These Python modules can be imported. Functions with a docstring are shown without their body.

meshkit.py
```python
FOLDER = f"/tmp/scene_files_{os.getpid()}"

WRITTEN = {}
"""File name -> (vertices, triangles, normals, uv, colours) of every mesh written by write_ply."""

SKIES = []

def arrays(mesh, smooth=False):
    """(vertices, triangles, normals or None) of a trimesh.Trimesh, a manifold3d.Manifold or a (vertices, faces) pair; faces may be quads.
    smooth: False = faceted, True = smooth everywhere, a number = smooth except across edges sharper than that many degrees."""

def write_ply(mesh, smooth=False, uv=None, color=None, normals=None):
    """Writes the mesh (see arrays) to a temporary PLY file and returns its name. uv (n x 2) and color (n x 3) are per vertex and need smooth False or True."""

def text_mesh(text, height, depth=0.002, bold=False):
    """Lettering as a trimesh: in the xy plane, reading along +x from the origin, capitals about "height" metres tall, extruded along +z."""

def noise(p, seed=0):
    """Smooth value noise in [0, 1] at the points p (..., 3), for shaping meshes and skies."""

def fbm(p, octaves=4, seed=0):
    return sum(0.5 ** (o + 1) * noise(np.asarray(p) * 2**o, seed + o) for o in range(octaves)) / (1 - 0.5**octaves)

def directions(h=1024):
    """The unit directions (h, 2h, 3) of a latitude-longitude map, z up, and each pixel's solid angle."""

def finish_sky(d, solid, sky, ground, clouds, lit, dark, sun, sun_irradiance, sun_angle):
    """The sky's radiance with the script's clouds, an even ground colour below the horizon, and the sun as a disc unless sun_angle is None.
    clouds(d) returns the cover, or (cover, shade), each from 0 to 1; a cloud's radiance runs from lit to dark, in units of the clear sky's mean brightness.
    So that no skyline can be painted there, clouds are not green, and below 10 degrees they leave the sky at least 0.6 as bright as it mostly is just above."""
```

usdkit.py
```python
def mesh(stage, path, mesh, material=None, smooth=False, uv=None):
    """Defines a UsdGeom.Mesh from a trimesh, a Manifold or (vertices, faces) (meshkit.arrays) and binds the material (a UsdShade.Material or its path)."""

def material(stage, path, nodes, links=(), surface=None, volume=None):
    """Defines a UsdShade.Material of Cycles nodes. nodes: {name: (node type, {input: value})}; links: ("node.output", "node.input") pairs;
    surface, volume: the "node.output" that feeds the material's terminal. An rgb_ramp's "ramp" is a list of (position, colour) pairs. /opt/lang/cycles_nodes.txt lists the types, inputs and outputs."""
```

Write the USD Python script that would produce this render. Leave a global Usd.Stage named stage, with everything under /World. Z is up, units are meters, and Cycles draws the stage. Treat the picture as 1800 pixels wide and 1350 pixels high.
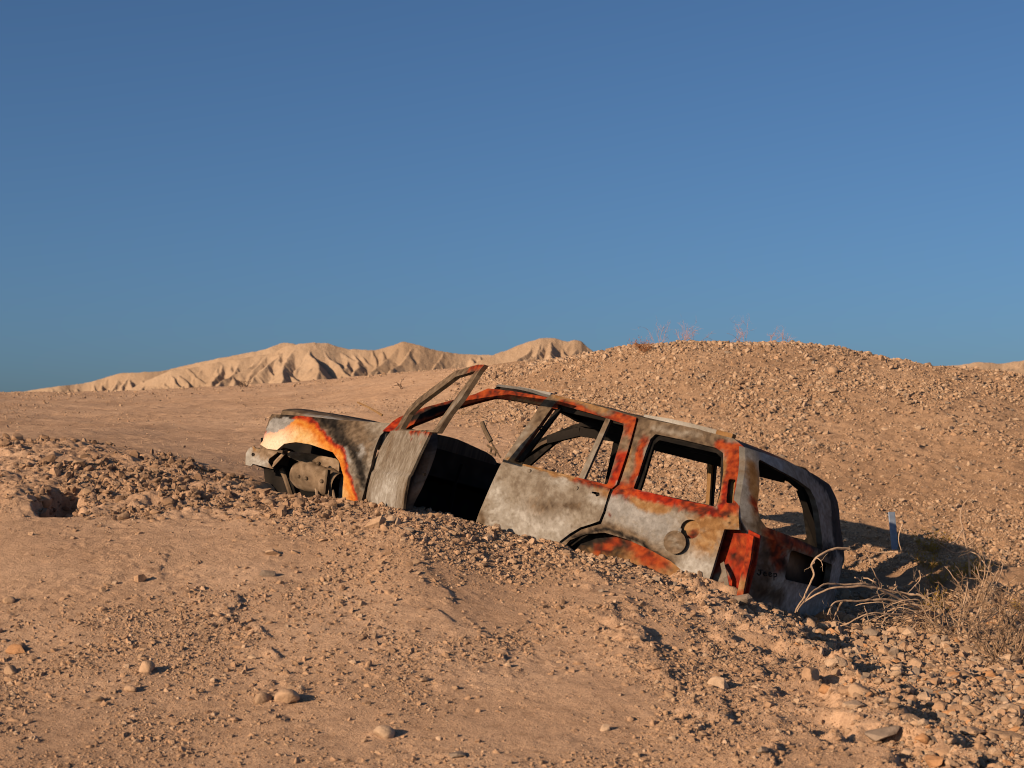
import math, random
import numpy as np
import trimesh, usdkit, meshkit
from manifold3d import Manifold, CrossSection, FillRule
from scipy.interpolate import RBFInterpolator
from scipy.ndimage import map_coordinates
from pxr import Usd, UsdGeom, UsdLux, UsdShade, Gf, Sdf, Vt

rng = np.random.default_rng(7)
random.seed(7)
stage = Usd.Stage.CreateInMemory()
UsdGeom.SetStageUpAxis(stage, UsdGeom.Tokens.z)
UsdGeom.SetStageMetersPerUnit(stage, 1.0)
UsdGeom.Xform.Define(stage, '/World')
UsdGeom.Scope.Define(stage, '/World/Looks')

# ------------------------------------------------------------------ camera
EYE = np.array([0.0, 0.0, 1.5])
F, CX, CY, HOR = 3000.0, 900.0, 675.0, 800.0          # focal length and horizon in pixels of an 1800 x 1350 picture
PITCH = math.atan((HOR - CY) / F)
cam = UsdGeom.Camera.Define(stage, '/World/camera')
cam.CreateHorizontalApertureAttr(36.0)
cam.CreateVerticalApertureAttr(27.0)
cam.CreateFocalLengthAttr(36.0 * F / 1800)
cam.CreateFStopAttr(5.0)
cam.CreateFocusDistanceAttr(13.2)
cam.CreateClippingRangeAttr(Gf.Vec2f(0.1, 20000))
cam.CreateExposureAttr(0.56)
cam.AddTranslateOp().Set(Gf.Vec3d(*EYE))
cam.AddRotateXOp().Set(90 + math.degrees(PITCH))

# ------------------------------------------------------------------ sun and sky
SUN_B, SUN_E = math.radians(41), math.radians(17.5)      # light travels right and away (B from +x), E above the horizon
SUN = np.array([-math.cos(SUN_B) * math.cos(SUN_E), -math.sin(SUN_B) * math.cos(SUN_E), math.sin(SUN_E)])
sun = UsdLux.DistantLight.Define(stage, '/World/sun')
sun.CreateIntensityAttr(1.25)
sun.CreateAngleAttr(0.5)
sun.CreateNormalizeAttr(True)
sun.CreateColorAttr(Gf.Vec3f(1.0, 0.74, 0.50))
sun.AddTransformOp().Set(Gf.Matrix4d().SetRotate(Gf.Rotation(Gf.Vec3d(0, 0, 1), Gf.Vec3d(*map(float, SUN)))))
usdkit.material(stage, '/World/Looks/sky_material', {
    's': ('sky_texture', {'sky_type': 'single_scattering', 'sun_disc': False, 'sun_elevation': SUN_E,
                          'sun_rotation': math.atan2(SUN[0], SUN[1]), 'altitude': 100.0, 'air_density': 0.7, 'aerosol_density': 1.8, 'ozone_density': 5.0}),
    't': ('mix', {'mix_type': 'multiply', 'fac': 1.0, 'color2': (1.0, 1.09, 1.08)}),
    'b': ('background_shader', {'strength': 0.056})}, [('s.color', 't.color1'), ('t.color', 'b.color')], surface='b.background')
dome = UsdLux.DomeLight.Define(stage, '/World/sky')
UsdShade.MaterialBindingAPI.Apply(dome.GetPrim()).Bind(UsdShade.Material.Get(stage, '/World/Looks/sky_material'))
dome.GetPrim().SetCustomDataByKey('kind', 'structure')

# ------------------------------------------------------------------ helpers
used = {}
def path_for(name, parent=None):
    base = (str(parent.GetPath()) if parent else '/World') + '/' + name
    n = used.get(base, 0); used[base] = n + 1
    return base if n == 0 else f'{base}_{n:03d}'

def tag(prim, label=None, cat=None, group=None, kind=None):
    for k, v in (('label', label), ('category', cat), ('group', group), ('kind', kind)):
        if v: prim.SetCustomDataByKey(k, v)
    return prim

def obj(name, v, f, mat, parent=None, normals=None, paint=None, smooth=False):
    p = path_for(name, parent)
    v = np.asarray(v, float); f = np.asarray(f, int)
    if smooth is True and normals is None:
        _, _, normals = meshkit.arrays((v, f), True)
    elif smooth and normals is None:
        v, f, normals = meshkit.arrays((v, f), smooth)
    m = UsdGeom.Mesh.Define(stage, p)
    m.CreatePointsAttr(Vt.Vec3fArray.FromNumpy(v.astype(np.float32)))
    m.CreateFaceVertexCountsAttr(Vt.IntArray.FromNumpy(np.full(len(f), f.shape[1], np.int32)))
    m.CreateFaceVertexIndicesAttr(Vt.IntArray.FromNumpy(f.astype(np.int32).ravel()))
    m.CreateSubdivisionSchemeAttr('none')
    if normals is not None:
        m.CreateNormalsAttr(Vt.Vec3fArray.FromNumpy(np.asarray(normals, np.float32)))
        m.SetNormalsInterpolation('vertex')
    if paint is not None:
        UsdGeom.PrimvarsAPI(m).CreatePrimvar('paint', Sdf.ValueTypeNames.Color3fArray, 'vertex').Set(Vt.Vec3fArray.FromNumpy(np.asarray(paint, np.float32)))
    UsdShade.MaterialBindingAPI.Apply(m.GetPrim()).Bind(UsdShade.Material.Get(stage, '/World/Looks/' + mat))
    return m.GetPrim()

def xform(name, parent=None):
    return UsdGeom.Xform.Define(stage, path_for(name, parent)).GetPrim()

def sstep(a, b, x):
    t = np.clip((x - a) / (b - a), 0, 1)
    return t * t * (3 - 2 * t)

def lerp(a, b, t):
    t = np.asarray(t)[..., None]
    return np.asarray(a) * (1 - t) + np.asarray(b) * t

def seg_dist(P, line):
    """distance of the points P (n, 2) to a polyline"""
    L = np.asarray(line, float); d = np.full(len(P), 1e9)
    if len(L) == 1: return np.hypot(*(P - L[0]).T)
    for a, b in zip(L[:-1], L[1:]):
        ab = b - a; t = np.clip(((P - a) @ ab) / max(ab @ ab, 1e-12), 0, 1)
        d = np.minimum(d, np.hypot(*(P - a - t[:, None] * ab).T))
    return d

def inside(P, poly):
    x, y = P[:, 0], P[:, 1]; r = np.zeros(len(P), bool); q = np.asarray(poly, float)
    for (x0, y0), (x1, y1) in zip(q, np.roll(q, -1, 0)):
        if y0 == y1: continue
        c = (y0 > y) != (y1 > y)
        r ^= c & (x < (x1 - x0) * (y - y0) / (y1 - y0) + x0)
    return r

def tube(pts, rad, n=6, cap=True):
    P = np.asarray(pts, float); rad = np.broadcast_to(np.asarray(rad, float), (len(P),))
    T = np.gradient(P, axis=0); T /= np.maximum(np.linalg.norm(T, axis=1, keepdims=True), 1e-9)
    u = np.cross(T[0], [0.31, 0.2, 0.93]); u /= np.linalg.norm(u)
    V = []; a = np.arange(n) * 2 * np.pi / n
    for p, t, r in zip(P, T, rad):
        u = u - t * (u @ t); u /= max(np.linalg.norm(u), 1e-9); w = np.cross(t, u)
        V.append(p + r * (np.cos(a)[:, None] * u + np.sin(a)[:, None] * w))
    V = np.vstack(V); Fc = []
    for i in range(len(P) - 1):
        for k in range(n):
            A, B = i * n + k, i * n + (k + 1) % n
            Fc += [(A, B, B + n), (A, B + n, A + n)]
    if cap:
        for k in range(1, n - 1):
            Fc += [(0, k + 1, k), ((len(P) - 1) * n, (len(P) - 1) * n + k, (len(P) - 1) * n + k + 1)]
    return V, np.array(Fc)

def join(parts):
    V, Fc, n = [], [], 0
    for v, f in parts:
        V.append(np.asarray(v)); Fc.append(np.asarray(f) + n); n += len(v)
    return np.vstack(V), np.vstack(Fc)

def smooth_line(pts, n=24):
    """Catmull-Rom through the points"""
    P = np.asarray(pts, float)
    P = np.vstack([2 * P[0] - P[1], P, 2 * P[-1] - P[-2]]); out = []
    m = len(P) - 3
    for s in np.linspace(0, m - 1e-6, n):
        i = int(s); t = s - i; a, b, c, d = P[i:i + 4]
        out.append(.5 * (2 * b + (c - a) * t + (2 * a - 5 * b + 4 * c - d) * t * t + (3 * b - a - 3 * c + d) * t ** 3))
    return np.array(out)

def ray(px):
    px = np.atleast_2d(px).astype(float); a = (px[:, 0] - CX) / F; b = -(px[:, 1] - CY) / F
    c, s = math.cos(PITCH), math.sin(PITCH)
    return np.stack([a, c - b * s, s + b * c], 1)

def at(px, d):
    """the point seen at that pixel, d metres in front of the camera (along the level view direction)"""
    r = ray(px); return EYE + r * (np.asarray(d, float) / r[:, 1])[:, None]

def fbm(p, o=4, seed=0): return meshkit.fbm(p, o, seed)

# ------------------------------------------------------------------ materials
def mat_ground(name, c1, c2, c3, speck):
    usdkit.material(stage, '/World/Looks/' + name, {
        'g': ('geometry', {}),
        'n1': ('noise_texture', {'scale': 0.7, 'detail': 6.0, 'roughness': 0.6}),
        'n2': ('noise_texture', {'scale': 9.0, 'detail': 8.0, 'roughness': 0.7}),
        'n3': ('noise_texture', {'scale': 70.0, 'detail': 5.0, 'roughness': 0.75}),
        'v': ('noise_texture', {'scale': 28.0, 'detail': 4.0, 'roughness': 0.6, 'distortion': 0.3}),
        'r1': ('rgb_ramp', {'ramp': [(0.3, c1), (0.52, c2), (0.72, c3)]}),
        'r2': ('rgb_ramp', {'ramp': [(0.3, (0.62, 0.58, 0.54)), (0.5, (1, 1, 1)), (0.7, (1.22, 1.2, 1.17))]}),
        'r3': ('rgb_ramp', {'ramp': [(0.3, (0.6, 0.56, 0.52)), (0.5, (1, 1, 1)), (0.66, (1.12, 1.12, 1.1)), (0.74, speck)]}),
        'm1': ('mix', {'mix_type': 'multiply', 'fac': 0.8}), 'm2': ('mix', {'mix_type': 'multiply', 'fac': 0.8}),
        'h1': ('math', {'math_type': 'multiply', 'value2': 0.5}), 'h2': ('math', {'math_type': 'multiply_add', 'value2': 0.5}),
        'bp': ('bump', {'strength': 0.8, 'distance': 0.03}),
        'p': ('principled_bsdf', {'roughness': 0.95, 'specular_ior_level': 0.1, 'diffuse_roughness': 0.6})},
        [('g.position', 'n1.vector'), ('g.position', 'n2.vector'), ('g.position', 'n3.vector'), ('g.position', 'v.vector'),
         ('n1.fac', 'r1.fac'), ('n2.fac', 'r2.fac'), ('n3.fac', 'r3.fac'),
         ('r1.color', 'm1.color1'), ('r2.color', 'm1.color2'), ('m1.color', 'm2.color1'), ('r3.color', 'm2.color2'),
         ('m2.color', 'p.base_color'), ('n3.fac', 'h1.value1'), ('v.fac', 'h2.value1'), ('h1.value', 'h2.value3'),
         ('h2.value', 'bp.height'), ('bp.normal', 'p.normal')], surface='p.BSDF')

mat_ground('sand', (0.345, 0.219, 0.137), (0.40, 0.261, 0.168), (0.445, 0.299, 0.199), (1.55, 1.5, 1.45))
mat_ground('gravel_soil', (0.24, 0.15, 0.091), (0.288, 0.184, 0.114), (0.33, 0.217, 0.138), (1.6, 1.55, 1.5))

def mat_hill(name, c1, c2, k):
    usdkit.material(stage, '/World/Looks/' + name, {
        'g': ('geometry', {}),
        'n1': ('noise_texture', {'scale': 0.09 * k, 'detail': 7.0, 'roughness': 0.65}),
        'n2': ('noise_texture', {'scale': 1.2 * k, 'detail': 8.0, 'roughness': 0.7}),
        'r1': ('rgb_ramp', {'ramp': [(0.35, c1), (0.65, c2)]}),
        'bp': ('bump', {'strength': 0.6, 'distance': 0.3}),
        'p': ('principled_bsdf', {'roughness': 1.0, 'specular_ior_level': 0.05})},
        [('g.position', 'n1.vector'), ('g.position', 'n2.vector'), ('n1.fac', 'r1.fac'), ('r1.color', 'p.base_color'),
         ('n2.fac', 'bp.height'), ('bp.normal', 'p.normal')], surface='p.BSDF')
mat_hill('badland_clay', (0.27, 0.185, 0.12), (0.36, 0.258, 0.175), 1.0)

STONES = [(0.30, 0.188, 0.114), (0.325, 0.215, 0.136), (0.255, 0.168, 0.106), (0.36, 0.252, 0.168), (0.225, 0.140, 0.085), (0.33, 0.175, 0.085), (0.205, 0.155, 0.116), (0.19, 0.117, 0.071)]
def mat_stone(name, c, s=1.0):
    lo, hi = tuple(x * .78 for x in c), tuple(min(.8, x * 1.18) for x in c)
    usdkit.material(stage, '/World/Looks/' + name, {
        't': ('geometry', {}),
        'n': ('noise_texture', {'scale': 22.0 * s, 'detail': 6.0, 'roughness': 0.7}), 'n2': ('noise_texture', {'scale': 90.0 * s, 'detail': 4.0}),
        'r': ('rgb_ramp', {'ramp': [(0.35, lo), (0.65, hi)]}), 'bp': ('bump', {'strength': 0.45, 'distance': 0.01}),
        'p': ('principled_bsdf', {'roughness': 0.9, 'specular_ior_level': 0.15})},
        [('t.position', 'n.vector'), ('t.position', 'n2.vector'), ('n.fac', 'r.fac'), ('r.color', 'p.base_color'), ('n2.fac', 'bp.height'), ('bp.normal', 'p.normal')], surface='p.BSDF')
for i, c in enumerate(STONES): mat_stone(f'stone_{i}', c)

usdkit.material(stage, '/World/Looks/burnt_metal', {
    'a': ('attribute', {'attribute': 'paint'}), 'g': ('geometry', {}),
    'n1': ('noise_texture', {'scale': 55.0, 'detail': 8.0, 'roughness': 0.75}), 'n2': ('noise_texture', {'scale': 150.0, 'detail': 4.0, 'roughness': 0.7}),
    'r1': ('rgb_ramp', {'ramp': [(0.3, (0.5, 0.45, 0.41)), (0.48, (1, 1, 1)), (0.7, (1.28, 1.28, 1.28))]}),
    'm': ('mix', {'mix_type': 'multiply', 'fac': 0.6}),
    'bp': ('bump', {'strength': 0.35, 'distance': 0.006}),
    'p': ('principled_bsdf', {'roughness': 0.8, 'specular_ior_level': 0.08})},
    [('g.position', 'n1.vector'), ('g.position', 'n2.vector'), ('n1.fac', 'r1.fac'), ('a.color', 'm.color1'), ('r1.color', 'm.color2'), ('m.color', 'p.base_color'),
     ('n2.fac', 'bp.height'), ('bp.normal', 'p.normal')], surface='p.BSDF')

def mat_plain(name, c1, c2, scale=20.0, rough=0.85, translucent=None):
    nodes = {'g': ('geometry', {}), 'n': ('noise_texture', {'scale': scale, 'detail': 5.0, 'roughness': 0.65}), 'r': ('rgb_ramp', {'ramp': [(0.35, c1), (0.65, c2)]}),
             'p': ('principled_bsdf', {'roughness': rough, 'specular_ior_level': 0.15})}
    links = [('g.position', 'n.vector'), ('n.fac', 'r.fac'), ('r.color', 'p.base_color')]; s = 'p.BSDF'
    if translucent:
        nodes |= {'tr': ('translucent_bsdf', {}), 'mx': ('mix_closure', {'fac': translucent})}
        links += [('r.color', 'tr.color'), ('p.BSDF', 'mx.closure1'), ('tr.BSDF', 'mx.closure2')]; s = 'mx.closure'
    usdkit.material(stage, '/World/Looks/' + name, nodes, links, surface=s)
mat_plain('soot', (0.008, 0.008, 0.008), (0.022, 0.019, 0.017), 9.0)
mat_plain('dead_wood', (0.27, 0.18, 0.115), (0.39, 0.28, 0.195), 30.0)
mat_plain('dead_twig', (0.15, 0.093, 0.055), (0.29, 0.195, 0.122), 12.0)
mat_plain('dark_twig', (0.10, 0.065, 0.045), (0.17, 0.11, 0.07), 12.0)
mat_plain('olive_leaf', (0.22, 0.13, 0.02), (0.34, 0.215, 0.045), 14.0, 0.8, 0.25)
mat_plain('rusty_leaf', (0.22, 0.07, 0.025), (0.36, 0.14, 0.05), 14.0, 0.8, 0.2)
mat_plain('pink_twig', (0.32, 0.17, 0.14), (0.42, 0.24, 0.19), 10.0, 0.9)
mat_plain('pale_stake', (0.13, 0.17, 0.24), (0.20, 0.24, 0.31), 20.0, 0.7)
mat_plain('char_mark', (0.015, 0.012, 0.01), (0.03, 0.025, 0.02), 40.0)

# ------------------------------------------------------------------ the wreck's own frame: X to the rear, Y to its right side, Z up
YAW, PIT, ROL = math.radians(32.8), math.radians(12.1), math.radians(9.0)
_cy, _sy, _cp, _sp = math.cos(YAW), math.sin(YAW), math.cos(PIT), math.sin(PIT)
_X = np.array([_cy * _cp, -_sy * _cp, -_sp]); _Y0 = np.array([_sy, _cy, 0]); _Z0 = np.cross(_X, _Y0)
_Y = _Y0 * math.cos(ROL) - _Z0 * math.sin(ROL); _Z = _Z0 * math.cos(ROL) + _Y0 * math.sin(ROL)
CR = np.stack([_X, _Y, _Z], 1); CT = np.array([-1.29, 13.74, 0.62])
CEYE = (EYE - CT) @ CR

# ------------------------------------------------------------------ terrain
# control points: picture column, picture row, distance
ctl = []
def row(*pts): ctl.extend(pts)
row((-900, 1350, 7), (0, 1350, 7), (450, 1350, 7), (900, 1350, 7), (1350, 1350, 7), (1800, 1355, 7), (2700, 1360, 7))
row((-900, 1950, 4), (0, 1950, 4), (900, 1950, 4), (1800, 1950, 4), (2700, 1950, 4))
row((-900, 1150, 8.9), (0, 1150, 8.9), (450, 1150, 8.9), (900, 1158, 8.9), (1350, 1203, 8.9), (1600, 1228, 8.8), (1800, 1245, 8.7), (2700, 1290, 8.6))
row((0, 1020, 10.2), (300, 1010, 10.3), (620, 1000, 10.5), (900, 1050, 10.3))
row((-900, 930, 11.2), (0, 925, 11.3), (300, 912, 11.5), (480, 903, 11.7), (620, 892, 11.9), (730, 897, 11.55), (830, 926, 11.75), (1000, 966, 11.5), (1120, 997, 11.3), (1240, 1037, 11.0), (1320, 1066, 10.85), (1400, 1095, 10.9), (1600, 1152, 10.5), (1800, 1188, 9.9), (2700, 1250, 8.9))
row((0, 850, 12.6), (200, 860, 12.6), (350, 868, 12.7), (480, 876, 12.75))
row((-900, 800, 14.3), (0, 780, 14.2), (120, 778, 14.3), (230, 791, 14.2), (330, 813, 13.9), (420, 838, 13.6), (500, 865, 13.15), (560, 880, 12.6))
row((-900, 780, 17), (0, 762, 17), (200, 770, 16.5), (330, 790, 16), (430, 806, 15.6), (520, 800, 16.4))
row((-900, 735, 22), (0, 722, 23), (200, 738, 21.5), (400, 745, 20.5), (600, 735, 21), (480, 770, 18.3))
row((-900, 700, 38), (0, 690, 38), (250, 688, 38), (500, 672, 38), (740, 652, 38), (600, 700, 28), (300, 708, 28), (860, 640, 33))
row((760, 760, 18.5), (800, 720, 22), (900, 790, 17.4), (900, 700, 22), (1000, 720, 20.3), (1000, 850, 16.2), (1010, 625, 25), (940, 632, 28))
row((1080, 612, 23.6), (1130, 607, 23.2), (1200, 602, 22.8), (1300, 606, 22.5), (1400, 611, 22), (1500, 624, 21.6), (1600, 643, 21.2), (1700, 656, 21), (1800, 665, 21), (2700, 720, 20))
row((1150, 900, 15.6), (1300, 900, 15.4), (1300, 800, 17.1), (1300, 700, 19.4), (1150, 800, 17.6), (1150, 700, 20))
row((1450, 935, 14.7), (1450, 830, 16.5), (1450, 720, 18.8))
row((1600, 965, 14.0), (1600, 850, 16.1), (1600, 740, 18.4))
row((1620, 1070, 12.4), (1500, 1075, 12.5), (1420, 1085, 12.3))
row((1800, 1080, 12.3), (1800, 960, 14), (1800, 850, 16), (1800, 750, 18.3))
row((2700, 1100, 12.3), (2700, 900, 15.6))
row((1250, 1010, 13.4), (1100, 980, 13.7), (900, 920, 14.4), (700, 890, 14.4), (600, 880, 14.4))
for cx, cy in ((1080, 612), (1130, 607), (1200, 603), (1300, 606), (1400, 611), (1500, 624), (1600, 643), (1700, 656), (1800, 665), (2100, 700)):
    row((cx, cy + 6, 24.6), (cx, cy + 28, 28), (cx, cy + 60, 34), (cx, cy + 80, 46))
for cx in (-900, 0, 500, 900, 1300, 1800, 2700):
    row((cx, 720 if cx < 1000 else 690, 60), (cx, 730, 110), (cx, 728, 250), (cx, 790, 2500))
ctl = np.array(ctl, float)
_r = ray(ctl[:, :2])
c_az, c_v, c_ld = _r[:, 0] / _r[:, 1], _r[:, 2] / _r[:, 1], np.log(ctl[:, 2])
KA = 3.2
rbf = RBFInterpolator(np.stack([c_az * KA, c_ld], 1), c_v, kernel='linear', smoothing=0.0, neighbors=None)

dense = np.linspace(-0.335, 0.335, 660)
outer = 0.335 + np.cumsum(np.geomspace(0.002, 0.12, 40)); outer = outer[outer < 2.2]
AZ = np.concatenate([-outer[::-1], dense, outer])            # tangent of the azimuth
LD = np.concatenate([np.linspace(math.log(2.2), math.log(5.6), 26)[:-1], np.linspace(math.log(5.6), math.log(30), 1000), np.linspace(math.log(30), math.log(45), 90)[1:], np.linspace(math.log(45), math.log(3000), 50)[1:]])
A2, L2 = np.meshgrid(AZ, LD)
# coarse evaluation of the broad relief, then refined
ca, cl = np.linspace(-2.3, 2.3, 461), np.linspace(LD[0], LD[-1], 421)
GA, GL = np.meshgrid(np.clip(ca, -0.62, 0.62), cl)
coarse = rbf(np.stack([GA.ravel() * KA, GL.ravel()], 1)).reshape(GA.shape)
from scipy.ndimage import gaussian_filter
coarse = gaussian_filter(coarse, (1.0, 1.5))

def sample(grid, a, l, a_ax, l_ax, order=1):
    ia = np.interp(a, a_ax, np.arange(len(a_ax))); il = np.interp(l, l_ax, np.arange(len(l_ax)))
    return map_coordinates(grid, [il, ia], order=order, mode='nearest')

V0 = sample(coarse, A2, L2, ca, cl, 3)
D2 = np.exp(L2)
GX, GY = A2 * D2, D2
GZ = EYE[2] + V0 * D2

def pxof(P):
    d = P - EYE; c, s = math.cos(PITCH), math.sin(PITCH)
    z = d[..., 1] * c + d[..., 2] * s; u = -d[..., 1] * s + d[..., 2] * c
    return np.stack([CX + F * d[..., 0] / z, CY - F * u / z], -1)

PX = pxof(np.stack([GX, GY, GZ], -1))
px, py = PX[..., 0], PX[..., 1]
P2 = np.stack([GX, GY], -1).reshape(-1, 2)
near = (D2 < 60)

# where the ground is what: gravel hill behind, cloddy bank to the left, loose gravel at the right
hill_w = sstep(0, 1, np.clip((D2 - (13.9 - 1.6 * sstep(1350, 1500, px))) / 1.4, 0, 1)) * sstep(760, 980, px + 0.35 * (650 - np.clip(py, 500, 800)))
clod_line = np.interp(px, [-900, 0, 120, 230, 330, 420, 500, 700, 860, 1900], [782, 775, 773, 788, 810, 840, 868, 894, 925, 1100])
clod_w = sstep(clod_line - 6, clod_line + 10, py) * (1 - sstep(885, 925, py + 12 * (fbm(np.stack([GX * 1.1, GY * 1.1, 0 * GX], -1), 3, 4) - .5) * 4)) * (1 - sstep(560, 760, px)) * (D2 > 10.8) * (D2 < 15.5)
grav_w = sstep(0, 130, (px - 1290) - 0.9 * (py - 1070)) * (D2 < 13.5)
crest_w = np.exp(-((D2 - np.interp(px, [600, 830, 1240, 1800], [11.9, 11.75, 11.0, 9.9])) / 0.5) ** 2) * sstep(640, 760, px)

def N(scale, o, seed, ys=1.0):
    out, amp, tot = 0, 1.0, 0
    for k in range(o):                                     # each octave turned and tilted, so that no lattice shows
        a = 0.6 + 1.3 * k + seed; c, s = math.cos(a), math.sin(a); q = scale * 2.03 ** k
        x, y = (GX * c - GY * s) * q, (GX * s + GY * c) * q
        out = out + amp * meshkit.noise(np.stack([x * .9 + .31 * y, y * .9, .43 * x - .28 * y + seed * 7.3 + k * 3.1], -1), seed + k); tot += amp; amp *= .5
    return out / tot - 0.5

dz = 0.055 * N(0.55, 3, 1) * sstep(5, 9, D2)
dz += 0.035 * N(2.6, 4, 2)
dz += (0.012 * N(9, 4, 3) + 0.034 * np.maximum(N(15, 3, 4), 0) * sstep(-.12, .1, N(1.3, 2, 44))) * near
dz += 0.13 * N(0.9, 4, 45) * (D2 > 15) * sstep(900, 600, px)
rid = 1 - np.abs(2 * N(3.6, 3, 5)) * 2
dz += clod_w * (0.10 * N(2.2, 4, 6) + 0.08 * np.maximum(N(5.5, 3, 7), -0.1) + 0.07 * N(12, 3, 8) + 0.05 * np.maximum(N(20, 2, 18), 0))
dz += hill_w * (0.16 * N(0.8, 4, 9) + 0.06 * N(4.5, 3, 10) + 0.035 * N(13, 2, 11))
dz += grav_w * (0.07 * N(2.4, 3, 12) + 0.05 * N(8, 3, 13))
dz += crest_w * (0.05 * N(3, 3, 14) + 0.03 * N(10, 2, 15))
dz *= (D2 < 50) * 1.0 + (D2 >= 50) * 3.0

def world_line(pts): return at([(a, b) for a, b, _ in pts], [c for *_, c in pts])[:, :2]
# small broken ledges that fall away to the right, and throw their shadow there
sd_warp = np.stack([N(1.8, 3, 20), N(1.8, 3, 21)], -1).reshape(-1, 2) * 0.35
for line, h, w in (([(985, 962, 12.0), (1060, 1045, 10.6), (1135, 1115, 9.6)], .03, .10), ([(1155, 1150, 9.25), (1235, 1215, 8.4), (1345, 1335, 7.2)], .03, .09),
                   ([(420, 1070, 9.7), (490, 1165, 8.7), (575, 1245, 7.9), (650, 1300, 7.4)], .022, .09), ([(1265, 1045, 11.4), (1400, 1130, 10.2), (1480, 1190, 9.5), (1560, 1250, 8.8), (1680, 1330, 7.4)], .09, .2),
                   ([(700, 1000, 11.0), (820, 1090, 9.5), (900, 1150, 8.9)], .018, .1), ([(1050, 1090, 9.9), (1125, 1140, 9.3), (1180, 1195, 8.7)], .02, .1),
                   ([(60, 1060, 9.8), (180, 1040, 10.0), (270, 1015, 10.3)], .016, .1)):
    L = smooth_line(np.c_[world_line(line), np.zeros(len(line))], 14)[:, :2]
    m = (np.abs(P2[:, 0] - L[:, 0].mean()) < 3) & (P2[:, 1] > L[:, 1].min() - 1) & (P2[:, 1] < L[:, 1].max() + 1)
    Q = P2[m] + sd_warp[m]
    d = seg_dist(Q, L)
    xi = np.interp(Q[:, 1], L[np.argsort(L[:, 1]), 1], L[np.argsort(L[:, 1]), 0])
    left = Q[:, 0] < xi
    keep = sstep(.42, .58, fbm(np.c_[P2[m] * 4.2, 0 * d + h * 90], 3, 31))
    prof = np.where(left, np.exp(-(d / (w * 3.2)) ** 2), np.exp(-(d / (w * .38)) ** 2))
    add = np.zeros(len(P2)); add[m] = h * prof * (0.1 + 0.9 * keep)
    dz += add.reshape(dz.shape)
# the scooped hole at the left
hole = at([(112, 893)], [11.9])[0, :2]
hd = np.hypot((GX - hole[0] - 0.34 * N(4, 3, 40)) / 0.19, (GY - hole[1] - .5 * N(3, 2, 41)) / 0.42)
dz -= 0.26 * (1 - sstep(0.5, 1.0, hd))
dz += 0.07 * np.exp(-((np.hypot(GX - hole[0] + .33, (GY - hole[1]) * .6) / 0.22) ** 2))
# hollow with a small bank left of the front wheel arch
GZ = GZ + dz

# room for the wreck: nothing of the ground stands inside the body
C3 = (np.stack([GX, GY, GZ], -1).reshape(-1, 3) - CT) @ CR
ins = sstep(-.70, -.50, C3[:, 0]) * (1 - sstep(3.45, 3.62, C3[:, 0])) * (1 - sstep(.72, .86, np.abs(C3[:, 1])))
floor_z = 0.34
drop = np.maximum(C3[:, 2] - floor_z, 0) * ins
GZ = GZ - (drop / CR[2, 2]).reshape(GZ.shape)

def ground_z(x, y):
    a, l = x / y, np.log(y)
    return sample(GZ, a, l, AZ, LD)
def weight(w, x, y): return sample(w, x / y, np.log(y), AZ, LD)

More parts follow.
